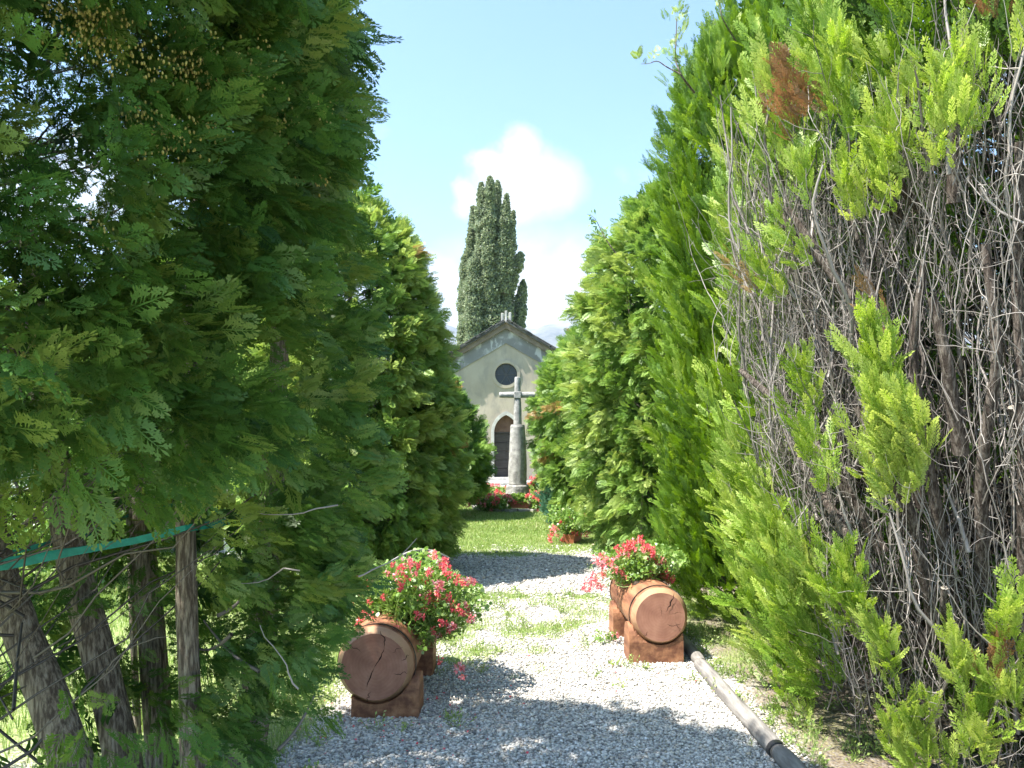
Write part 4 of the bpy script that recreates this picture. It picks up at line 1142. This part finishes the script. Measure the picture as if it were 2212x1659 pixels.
def thuja(name, label, col, ncl, m, temps, size, mode, mat, keep=None, L=.34, wd=.13, tint0=.45, tj=.14, nbr=300, fill=400, brown=.01, base_r=.09, group=None, droop=0., top=.8, stems=1, yellow=0, spread=.85, zmin=.3):
    root = empty(name, (col.cx, col.cy, 0), label, 'tree', group)
    b = Bag()
    th, z, r, nv = col.sample(ncl)
    c = col.at(th, z, r * rng.uniform(.78, 1.03, len(r)))
    k = np.ones(len(c), bool)
    facing = (nv[:, 0] * c[:, 0] + nv[:, 1] * c[:, 1]) > .35 * np.hypot(c[:, 0], c[:, 1])
    k &= ~(facing & (rng.random(len(c)) < .35))
    if keep is not None: k &= keep(c, nv)
    tint = np.clip(tint0 + tj * rng.normal(size=len(c)) + .25 * (noise2(th * 2, z * 1.3, col.seed) - .5), .02, .84)
    if yellow: tint = np.where(rng.random(len(c)) < yellow, .87, tint)
    tint = np.where(rng.random(len(c)) < brown, .95, tint)
    clumps(b, temps, c[k], axes(nv[k], mode), m, L, wd, size, tint[k], spread, droop)
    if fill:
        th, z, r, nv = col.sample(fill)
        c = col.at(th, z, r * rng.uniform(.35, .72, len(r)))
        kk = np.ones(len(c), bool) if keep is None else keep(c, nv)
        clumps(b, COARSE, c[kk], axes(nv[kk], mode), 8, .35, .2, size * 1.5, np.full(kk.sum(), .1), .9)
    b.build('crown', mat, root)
    inner_stuff(col, root, nbr, zmin=zmin, thick=.5 if zmin > 1 else 1.)
    ztop = col.z[-1] * top
    for i in range(stems):
        a_ = i * 2.4; d_ = 0 if stems == 1 else .16
        trunk_obj(root, [(col.cx + d_ * math.cos(a_), col.cy + d_ * math.sin(a_), -.05), (col.cx + 1.6 * d_ * math.cos(a_), col.cy + 1.6 * d_ * math.sin(a_), ztop * .5), (col.cx + 1.8 * d_ * math.cos(a_), col.cy + 1.8 * d_ * math.sin(a_), ztop)], [base_r, base_r * .7, base_r * .25])
    return root
R2 = Column(2.40, 6.75, [(.1, .8), (.4, 1.05), (.9, .98), (2.0, .98), (3.2, 1.0), (4.0, .98), (4.4, .93), (4.8, .70), (5.2, .38), (5.7, .1)], 12, .06)
t2 = thuja('thuja_tree', 'tall fresh green arborvitae filling the gap behind the twiggy right tree', R2, 1700, 22, UP, .13, 'up', m_fresh, tint0=.42, tj=.12, nbr=260, fill=500, brown=.004, stems=3, spread=.6, L=.42, wd=.08)
def shoot(root, path, r0, tufts, mat):
    b = Bag()
    pts = [np.array(P(*p_)) for p_ in path]
    k = 12; s = np.linspace(0, 1, len(pts)); t = np.linspace(0, 1, k)
    pp = np.stack([np.interp(t, s, [q[i] for q in pts]) for i in range(3)], -1)
    trunk_obj(root, pp, np.linspace(r0, r0 * .3, len(pp)), 'shoot', m_bark, 6)
    for x, y, Y, tn, nn in tufts:
        c = np.array(P(x, y, Y))[None] + rng.normal(0, .015, (nn, 3))
        a = nrm(rng.normal(0, .5, (nn, 3)) + [0, 0, 1.])
        clumps(b, FINE, c, a, 3, .08, .03, .085, np.full(nn, tn), .8)
    if tufts: b.build('shoot_leaves', mat, root)
shoot(t2, [(1500, 200, 6.2), (1472, 165, 6.0), (1458, 130, 6.0), (1460, 90, 6.0), (1462, 40, 6.0)], .010, [(1464, 38, 6, .87, 3), (1475, 45, 6, .8, 2), (1468, 90, 6, .87, 3), (1462, 100, 6, .86, 2), (1478, 130, 6, .6, 4), (1455, 130, 6, .6, 2), (1452, 55, 6, .5, 1)], m_mid)
shoot(t2, [(1470, 160, 6.0), (1440, 145, 6.0), (1420, 130, 6.0), (1400, 138, 6.0), (1385, 138, 6.0)], .006, [(1383, 135, 6, .87, 2), (1390, 132, 6, .8, 1), (1420, 132, 6, .86, 2)], m_mid)
shoot(t2, [(1590, 90, 6.2), (1560, 40, 6.0), (1550, -10, 6.0)], .007, [(1550, 0, 6, .5, 3), (1560, 20, 6, .86, 2)], m_mid)
R3 = Column(2.28, 9.6, [(.05, .75), (.4, 1.08), (1.0, 1.28), (2.2, 1.34), (3.2, 1.26), (3.9, 1.05), (4.4, .7), (4.75, .2)], 22, .09)
t3 = thuja('thuja_tree', 'sunlit arborvitae with drooping sprays, third from the camera on the right', R3, 1300, 25, FINE, .135, 'droop', m_mid, tint0=.60, tj=.14, nbr=220, fill=350, brown=.006, droop=.35, L=.3)
# broad-leaved shoot poking out of its top
ls = empty('leafy_sapling', (1.55, 9.2, 0), 'thin broad-leaved shoot poking out of the top of the right trees', 'sapling')
trunk_obj(ls, [(1.55, 9.2, 0), (1.6, 9.1, 2), P(1340, 560, 9.0), P(1310, 520, 9.0), P(1285, 470, 9.0), P(1268, 462, 9.0)], [.012, .011, .009, .007, .004, .002], 'stem', m_bark, 6)
b = Bag()
lp = np.array([P(x + random.uniform(-9, 9), y + random.uniform(-9, 9), 9.0 + random.uniform(-.06, .06)) for x, y in [(1268, 460), (1275, 465), (1285, 472), (1290, 480), (1298, 495), (1305, 505), (1310, 500), (1300, 515), (1295, 520), (1285, 465), (1278, 480)] for _ in range(4)])
emit_sprays(b, [quads_of([(0, 0, 0, 1, .2, .5)])], lp, nrm(rng.normal(0, .6, (len(lp), 3)) + [0, 0, -.5]), rng.uniform(.05, .085, len(lp)), rng.uniform(.3, .9, len(lp)), 0)
b.build('leaves', m_mid, ls)
R4 = Column(2.06, 13.6, [(.05, .7), (.4, 1.1), (1.2, 1.38), (2.2, 1.40), (2.9, 1.2), (3.4, .85), (3.85, .2)], 32, .09)
thuja('thuja_tree', 'arborvitae with a few browned tips, between the sunlit tree and the far right one', R4, 1000, 29, MED, .13, 'droop', m_mid, tint0=.50, tj=.14, nbr=200, fill=300, brown=.03, droop=.35, L=.3)
R5 = Column(2.2, 17.6, [(.05, .7), (.4, 1.2), (1.2, 1.55), (2.4, 1.55), (3.3, 1.25), (3.9, .8), (4.3, .2)], 42, .09)
thuja('thuja_tree', 'farthest right arborvitae, rounded and brown-tipped beside the chapel front', R5, 900, 20, MED, .19, 'droop', m_mid, tint0=.48, tj=.13, nbr=150, fill=250, brown=.04, droop=.3, L=.3)
R6 = Column(2.6, 12.0, [(1.0, .5), (3, 1.1), (4.0, .9), (4.9, .2)], 46, .16)
JN = Column(1.02, 14.1, [(.05, .32), (.4, .42), (.8, .38), (1.1, .22), (1.3, .05)], 52, .12)
thuja('juniper_bush', 'low bluish juniper at the foot of the right hedge near the cross', JN, 260, 14, MED, .09, 'up', m_blue, tint0=.5, tj=.2, nbr=40, fill=80, brown=0, base_r=.03, L=.18, wd=.06)

# ------------------------------------------------------------ trees: left side
L0 = Column(-1.90, 2.66, [(.35, .85), (.7, 1.04), (1.2, 1.12), (2.4, 1.14), (3.0, 1.19), (3.6, 1.17), (4.3, .80), (4.9, .15)], 62, .08)
GAPS = [(90, 365, 45, 30), (330, 420, 40, 40), (470, 250, 45, 40), (540, 190, 40, 20), (520, 340, 45, 40), (400, 560, 50, 22), (590, 560, 60, 75), (545, 800, 60, 85), (590, 900, 40, 110), (520, 1060, 60, 90), (60, 600, 40, 60), (160, 500, 25, 25), (300, 1100, 40, 40), (270, 480, 40, 25), (640, 480, 30, 20), (370, 310, 30, 25), (120, 1130, 40, 30)]
def keep_l0(c, nv):
    px, py = proj(c)
    ok = np.ones(len(c), bool)
    for gx_, gy_, ax_, ay_ in GAPS:
        ok &= ~((np.hypot((px - gx_) / (ax_ * 1.15), (py - gy_) / (ay_ * 1.15)) < 1) & (rng.random(len(c)) < .86))
    lowz = (py > 1165) & (px < 650)
    sy = np.interp(px, [0, 160, 290, 400, 500, 590], [1222, 1192, 1168, 1142, 1126, 1112])
    ok &= ~((px < 640) & (py > sy - 120 - 45 * (px < 330)) & (py < sy + 70) & (c[:, 1] < 2.95) & (rng.random(len(c)) < .985))
    ok &= ~(lowz & (rng.random(len(c)) < np.where(c[:, 1] < 3.0, .95, .30)))
    ok &= ~((py > 1560) & (rng.random(len(c)) < .6))
    ok &= ~((px > 735) & (py > 1380))
    ok &= ~((px > 640) & (py > 1520))
    ok &= c[:, 1] > 1.0
    back = (nv[:, 1] > .2)
    ok &= ~(back & (py < 1100) & (rng.random(len(c)) < .45))
    return ok
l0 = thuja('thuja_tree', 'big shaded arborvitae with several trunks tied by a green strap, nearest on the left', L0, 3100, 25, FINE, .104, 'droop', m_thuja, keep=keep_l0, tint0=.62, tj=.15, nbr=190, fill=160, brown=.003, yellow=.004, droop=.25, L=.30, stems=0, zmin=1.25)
for pts, rr in [([(-30, 1050, 2.9), (0, 1250, 2.9), (60, 1400, 2.9), (160, 1659, 2.9), (200, 1760, 2.9)], (.05, .072, .08, .088, .095)),
                ([(60, 500, 3.2), (85, 780, 3.2), (120, 1000, 3.2), (150, 1200, 3.2), (210, 1400, 3.2), (270, 1659, 3.2), (285, 1760, 3.2)], (.04, .055, .065, .07, .08, .085, .09)),
                ([(300, 400, 3.7), (290, 900, 3.7), (305, 1150, 3.7), (330, 1400, 3.7), (350, 1659, 3.7)], (.04, .06, .065, .08, .085)),
                ([(430, 300, 3.05), (410, 800, 3.05), (400, 1050, 3.05), (402, 1250, 3.05), (405, 1400, 3.05), (420, 1659, 3.05), (425, 1740, 3.05)], (.03, .04, .042, .046, .05, .057, .06)),
                ([(640, 300, 3.7), (610, 600, 3.7), (602, 800, 3.7), (590, 1000, 3.7), (580, 1200, 3.7), (560, 1450, 3.7), (530, 1659, 3.7)], (.03, .045, .055, .065, .07, .09, .10)),
                ([(270, 900, 4.1), (285, 1300, 4.1), (300, 1640, 4.1)], (.015, .02, .025))]:
    trunk_obj(l0, [P(*p_) for p_ in pts], np.array(rr) * .84)
b = Bag()
hang = [(random.uniform(640, 715), random.uniform(1130, 1390)) for _ in range(24)] + [(random.uniform(590, 660), random.uniform(1380, 1540)) for _ in range(9)] + [(random.uniform(440, 620), random.uniform(1150, 1300)) for _ in range(8)] + [(random.uniform(715, 760), random.uniform(480, 1120)) for _ in range(20)] + [(random.uniform(0, 420), random.uniform(1280, 1600)) for _ in range(8)]
hc = np.array([P(x, y, random.uniform(2.75, 3.5)) for x, y in hang])
clumps(b, FINE, hc, axes(nrm((hc - np.array([-1.90, 2.66, 0])) * [1, 1, 0]), 'droop'), 20, .18, .09, .085, np.clip(rng.normal(.55, .13, len(hc)), 0, .84), .85, .3)
b.build('low_foliage', m_thuja, l0)
# pale thin side branches seen through the crown
sb = Bag()
for _ in range(10):
    x, y, Yd = random.uniform(0, 780), random.uniform(60, 1640), random.uniform(2.4, 3.6)
    p_ = np.array(P(x, y, Yd)); d = nrm(np.array([random.uniform(-1, 1), random.uniform(-.6, .3), random.uniform(-.3, .6)]))
    k = 9; pts = [p_]
    for i in range(k - 1):
        d = nrm(d + rng.normal(0, .2, 3)); pts.append(pts[-1] + d * random.uniform(.015, .05))
    sb.tube(np.array(pts), np.linspace(.0035, .0014, k), 5, random.uniform(.4, 1))
for px0, py0, px1, py1 in [(430, 1590, 530, 1640), (470, 1330, 560, 1240), (600, 1620, 680, 1500), (560, 1450, 440, 1340), (500, 1370, 420, 1400)]:
    s = np.linspace(0, 1, 8)[:, None]
    a_, b2 = np.array(P(px0, py0, 3.0)), np.array(P(px1, py1, 3.15))
    sb.tube(a_ * (1 - s) + b2 * s + np.sin(s * np.pi) * [0, 0, -.03], np.linspace(.008, .004, 8), 6, .6)
tag(sb.build('twigs', m_twig, l0), 'thin pale side twigs', kind='stuff')
# yellow-brown cone clusters
cb = Bag()
spots = [(165, 90), (180, 60), (150, 120), (200, 130), (230, 110), (365, 110), (385, 120), (350, 150), (390, 160), (370, 175), (335, 165), (400, 200), (480, 160), (500, 175), (470, 185), (510, 130), (340, 300), (320, 320), (290, 290), (350, 330), (410, 290), (260, 270), (620, 390), (680, 330), (170, 520), (40, 760), (880, 60), (640, 250), (745, 240), (760, 280), (690, 930), (720, 960), (110, 60), (130, 70), (560, 260), (300, 180), (240, 140), (760, 50), (250, 330), (140, 40), (210, 70), (190, 100)]
vv, ff, tt_ = [], [], []
nn0 = 0
for x, y in spots:
    h_ = L0.hit(x, y)
    if h_ is None: continue
    p0 = h_[0] + h_[1] * .03
    m = 30
    c = p0 + h_[1] * .06 + rng.normal(0, .024, (m, 3)) * [1.4, 1, 1]
    s = rng.uniform(.0022, .0040, m)
    Vv = ICO_V[None] * np.stack([s, s, s * 1.7], -1)[:, None] + c[:, None]
    vv.append(Vv.reshape(-1, 3)); ff.append((ICO_F[None] + (np.arange(m) * 12)[:, None, None] + nn0).reshape(-1, 3)); nn0 += m * 12
from_np('cone_clusters', np.concatenate(vv), np.concatenate(ff), m_cone, l0, smooth=True)

# green strap around the trunks
m_strap = rough_mat('green_strap', (.012, .20, .16), (.025, .30, .24), 30, .45, .1)
def ribbon(name, path, wd, parent, tilt=0):
    pts = [Vector(P(*p_)) for p_ in path]
    bm = bmesh.new(); prev = None
    for i, p_ in enumerate(pts):
        t = (pts[min(i + 1, len(pts) - 1)] - pts[max(i - 1, 0)]).normalized()
        upv = Vector((0, math.sin(tilt), math.cos(tilt))); side = t.cross(upv).normalized() * .0015
        ring = [bm.verts.new(q) for q in (p_ + upv * wd / 2 + side, p_ + upv * wd / 2 - side, p_ - upv * wd / 2 - side, p_ - upv * wd / 2 + side)]
        if prev:
            for k in range(4): bm.faces.new((prev[k], prev[(k + 1) % 4], ring[(k + 1) % 4], ring[k]))
        prev = ring
    bmesh.ops.recalc_face_normals(bm, faces=bm.faces[:])
    return bm_obj(name, bm, m_strap, parent)
sp_ = bpy.data.objects.new('tree_strap', None); link(sp_)
tag(sp_, 'teal green webbing strap stretched round the trunks of the nearest left tree', 'strap')
ribbon('front_band', [(-120, 1240, 2.76), (20, 1222, 2.78), (160, 1192, 2.86), (290, 1168, 2.93), (400, 1142, 2.97), (500, 1126, 3.2), (590, 1112, 3.55), (655, 1105, 3.7)], .028, sp_)
ribbon('upper_band', [(-120, 1215, 2.75), (0, 1210, 2.77), (110, 1193, 2.83), (200, 1180, 2.9), (290, 1165, 2.945), (330, 1157, 2.96)], .013, sp_, .2)
ribbon('rear_band', [(655, 1105, 3.72), (600, 1100, 3.95), (480, 1103, 3.95), (330, 1088, 3.9), (180, 1160, 3.4), (80, 1180, 3.1), (-60, 1215, 3.0)], .02, sp_)

L2 = Column(-1.94, 9.1, [(.12, .7), (.35, 1.05), (.9, 1.18), (1.6, 1.16), (2.6, 1.02), (3.3, .88), (3.75, .75), (4.1, .5), (4.42, .12)], 72, .08)
def keep_l2(c, nv): return c[:, 2] > .12
thuja('thuja_tree', 'narrow sunlit arborvitae with a rounded top, behind the left flower planter', L2, 1400, 25, FINE, .13, 'droop', m_mid, keep=keep_l2, tint0=.66, tj=.15, nbr=220, fill=380, brown=.004, yellow=.02, droop=.4, L=.28)
L3 = Column(-1.72, 15.7, [(.45, .8), (.8, 1.05), (1.4, 1.12), (2.0, .85), (2.5, .5), (2.95, .12)], 82, .08)
thuja('thuja_tree', 'small dark arborvitae on a bare stem left of the chapel door', L3, 700, 20, MED, .18, 'droop', m_mid, tint0=.36, tj=.12, nbr=120, fill=220, brown=.004, droop=.3, L=.3, base_r=.07, stems=3)
LB = Column(-4.9, 11.5, [(.1, .9), (.8, 1.3), (2.0, 1.4), (3.2, 1.1), (4.2, .5), (4.6, .1)], 92, .12)
thuja('thuja_tree', 'arborvitae standing farther left, glimpsed between the near trunks', LB, 700, 18, MED, .2, 'droop', m_mid, tint0=.4, tj=.14, nbr=120, fill=200, droop=.3)

# broad-leaved trees beyond
def broadleaf(name, label, x, y, zc, rad, nl, ls_, mat, tint0=.5, cat='tree', lobes=26, tr=.12, group=None):
    root = empty(name, (x, y, 0), label, cat, group)
    b = Bag()
    d = nrm(rng.normal(size=(lobes, 3))); lc = np.array([x, y, zc]) + d * np.array(rad) * rng.uniform(.45, .85, (lobes, 1))
    i = rng.integers(0, lobes, nl)
    q = nrm(rng.normal(size=(nl, 3))) * rng.uniform(.3, 1, (nl, 1)) ** .5 * (np.mean(rad) * .42)
    pos = lc[i] + q
    emit_sprays(b, [quads_of([(0, 0, 0, 1, .3, .5)])], pos, nrm(rng.normal(size=(nl, 3))), rng.uniform(.7, 1.3, nl) * ls_, np.clip(rng.normal(tint0, .18, nl), 0, 1), 0, .3)
    b.build('crown', mat, root)
    trunk_obj(root, [(x, y, -.1), (x + .1, y, zc * .6), (x, y, zc + rad[2] * .5)], [tr, tr * .7, tr * .2])
    bb = Bag(); s = np.linspace(0, 1, 5)[None, :, None]
    a = np.array([x, y, zc - rad[2] * .6])[None, None]
    bb.tube(a * (1 - s) + lc[:, None] * s, np.full((lobes, 5), tr * .25), 4, .3)
    bb.build('limbs', m_twig, root)
    return root
broadleaf('olive_tree', 'pale grey-green leafy tree seen through the gap in the left foliage', -6.6, 19.5, 3.2, (2.2, 2.0, 1.7), 9000, .16, m_pop, .75)
broadleaf('leafy_tree', 'bright green tree beyond the trunks at the far left', -11.5, 17.0, 2.9, (2.6, 2.2, 2.4), 9000, .18, m_ger, .45)
broadleaf('leafy_tree', 'dark leafy tree left of the pale one, behind the near trunks', -14.5, 26.0, 3.5, (3, 3, 3.2), 9000, .22, m_mid, .35)
broadleaf('shrub', 'low bright shrub growing on the lawn behind the left trunks', -4.9, 8.2, .55, (.9, .8, .55), 4200, .07, m_ger, .5, 'shrub', tr=.03)
broadleaf('shrub', 'dark rounded shrub in front of the pale churchyard wall', -3.9, 12.6, .55, (.7, .6, .5), 2500, .09, m_mid, .35, 'shrub', tr=.03)

# churchyard wall and gravestones glimpsed on the left
m_white = rough_mat('whitewashed_render', (.50, .49, .46), (.66, .65, .61), 2, .9, .2)
wl = empty('churchyard_wall', (-7.6, 15.2, 0), 'pale rendered wall with coping and taller pier behind the left trees', 'wall')
bm = bmesh.new(); add_box(bm, -4.2, 2.35, 0, .3, -.05, .95); bm_obj('wall_face', bm, m_white, wl)
bm = bmesh.new(); add_box(bm, -4.25, 2.4, -.05, .35, .953, 1.03, bev=.01); bm_obj('coping', bm, m_stone, wl)
bm = bmesh.new(); add_box(bm, 1.2, 1.75, -.04, .34, 1.033, 1.42, bev=.01); bm_obj('pier', bm, m_white, wl)
for i, (x, y, hh, ww, lab) in enumerate([(-3.6, 10.2, .8, .5, 'white round-topped gravestone on the lawn behind the left trunks'), (-5.1, 10.9, 1.0, .45, 'taller pale gravestone left of the round-topped one'), (-6.9, 12.6, .75, .6, 'low wide pale gravestone near the churchyard wall')]):
    root = empty('gravestone', (x, y, 0), lab, 'gravestone', 'gravestones behind the left trees')
    o = plate('slab', [(-ww / 2, .1), (ww / 2, .1), (ww / 2, hh * .8)] + [(ww / 2 * math.cos(a), hh * .8 + hh * .2 * math.sin(a)) for a in np.linspace(.2, math.pi - .2, 9)] + [(-ww / 2, hh * .8)], [], -.06, .06, m_white, root)
    bm = bmesh.new(); add_box(bm, -ww * .7, ww * .7, -.15, .15, -.02, .098, bev=.01); bm_obj('base', bm, m_stone, root)

# ------------------------------------------------------------ tall poplar behind the chapel
def poplar():
    Yp = 46.0; k = Yp / F
    root = empty('lombardy_poplar', ((1062 - CX) * k, Yp, 0), 'tall narrow dark poplar leaning slightly behind the chapel roof', 'tree')
    b = Bag(); tw = Bag()
    # plumes: (base px, tip px, tip py, base py, half width px)
    pl = [(1042, 1040, 404, 640, 17), (1054, 1059, 396, 660, 17), (1066, 1074, 393, 680, 16), (1025, 1020, 440, 640, 15), (1080, 1094, 432, 620, 13), (1088, 1109, 448, 560, 11), (1018, 1013, 500, 700, 16), (1090, 1104, 490, 640, 16), (1098, 1124, 552, 640, 14),
          (1012, 1002, 550, 760, 16), (1008, 995, 600, 790, 16), (1112, 1130, 606, 730, 15), (1118, 1130, 660, 740, 13), (1040, 1042, 470, 800, 24), (1062, 1066, 450, 800, 24), (1085, 1092, 520, 790, 22), (1025, 1026, 560, 800, 24), (1050, 1055, 600, 800, 30), (1085, 1092, 640, 800, 24), (1005, 1000, 680, 800, 18), (1128, 1136, 718, 765, 9), (1058, 1062, 415, 800, 27), (1036, 1034, 455, 800, 24), (1085, 1095, 480, 760, 20), (1020, 1016, 560, 800, 20)]
    for bx, tx, ty, by, hw in pl:
        n = int(44 * (by - ty) * hw / 24)
        t = rng.uniform(0, 1, n) ** .9
        wv = hw * k * np.sin(np.clip(t * .93 + .07, 0, 1) * np.pi) ** .42 * (1 - .12 * t)
        yo = rng.uniform(-1.1, 1.1)
        cxp = (bx + (tx - bx) * t - CX) * k; zz = (HY - (by + (ty - by) * t)) * k + H
        lump = .62 + .75 * noise2(t * (by - ty) * .07, np.full(n, bx * .1), tx)
        a = rng.uniform(0, 6.283, n); rr = wv * rng.uniform(.2, 1, n) ** .5 * lump
        pos = np.stack([cxp + rr * np.cos(a), Yp + yo + rr * np.sin(a), zz], -1)
        fw = nrm(rng.normal(0, .6, (n, 3)) + [.5, 0, .5])
        emit_sprays(b, [quads_of([(0, 0, 0, 1, .36, .5)])], pos, fw, rng.uniform(.08, .18, n), np.clip(rng.normal(.68, .13, n), 0, 1), 0)
        s = np.linspace(0, 1, 8)
        tw.tube(np.stack([(bx + (tx - bx) * s - CX) * k, Yp + yo + 0 * s, (HY - (by + (ty - by) * s)) * k + H], -1), np.linspace(.07, .015, 8), 6, .5)
    b.build('crown', m_pop, root); tw.build('limbs', m_twig, root)
    trunk_obj(root, [((1062 - CX) * k, Yp, -.2), ((1060 - CX) * k, Yp, 7), ((1060 - CX) * k, Yp, 14)], [.35, .25, .06])
poplar()
broadleaf('leafy_tree', 'small dark leafy tree showing at the right end of the chapel roof', 2.35, 25.2, 3.9, (1.0, 1.0, .9), 3200, .13, m_pop, .45, tr=.07)
for o in bpy.data.objects:
    if o.type == 'MESH' and not o.data.materials: print('no material', o.name)

# ------------------------------------------------------------ air
bm = bmesh.new(); add_box(bm, -6200, 6200, -420, 7200, -4, 760)
m_air = bpy.data.materials.new('air'); m_air.use_nodes = True
t = m_air.node_tree; t.nodes.clear()
o_ = N(t, 'ShaderNodeOutputMaterial'); pv = N(t, 'ShaderNodeVolumePrincipled', ins={'Density': .00012, 'Anisotropy': .2})
pv.inputs['Color'].default_value = (.70, .86, 1, 1)
LK(t, pv.outputs[0], o_.inputs['Volume'])
tag(bm_obj('haze', bm, m_air), kind='stuff')
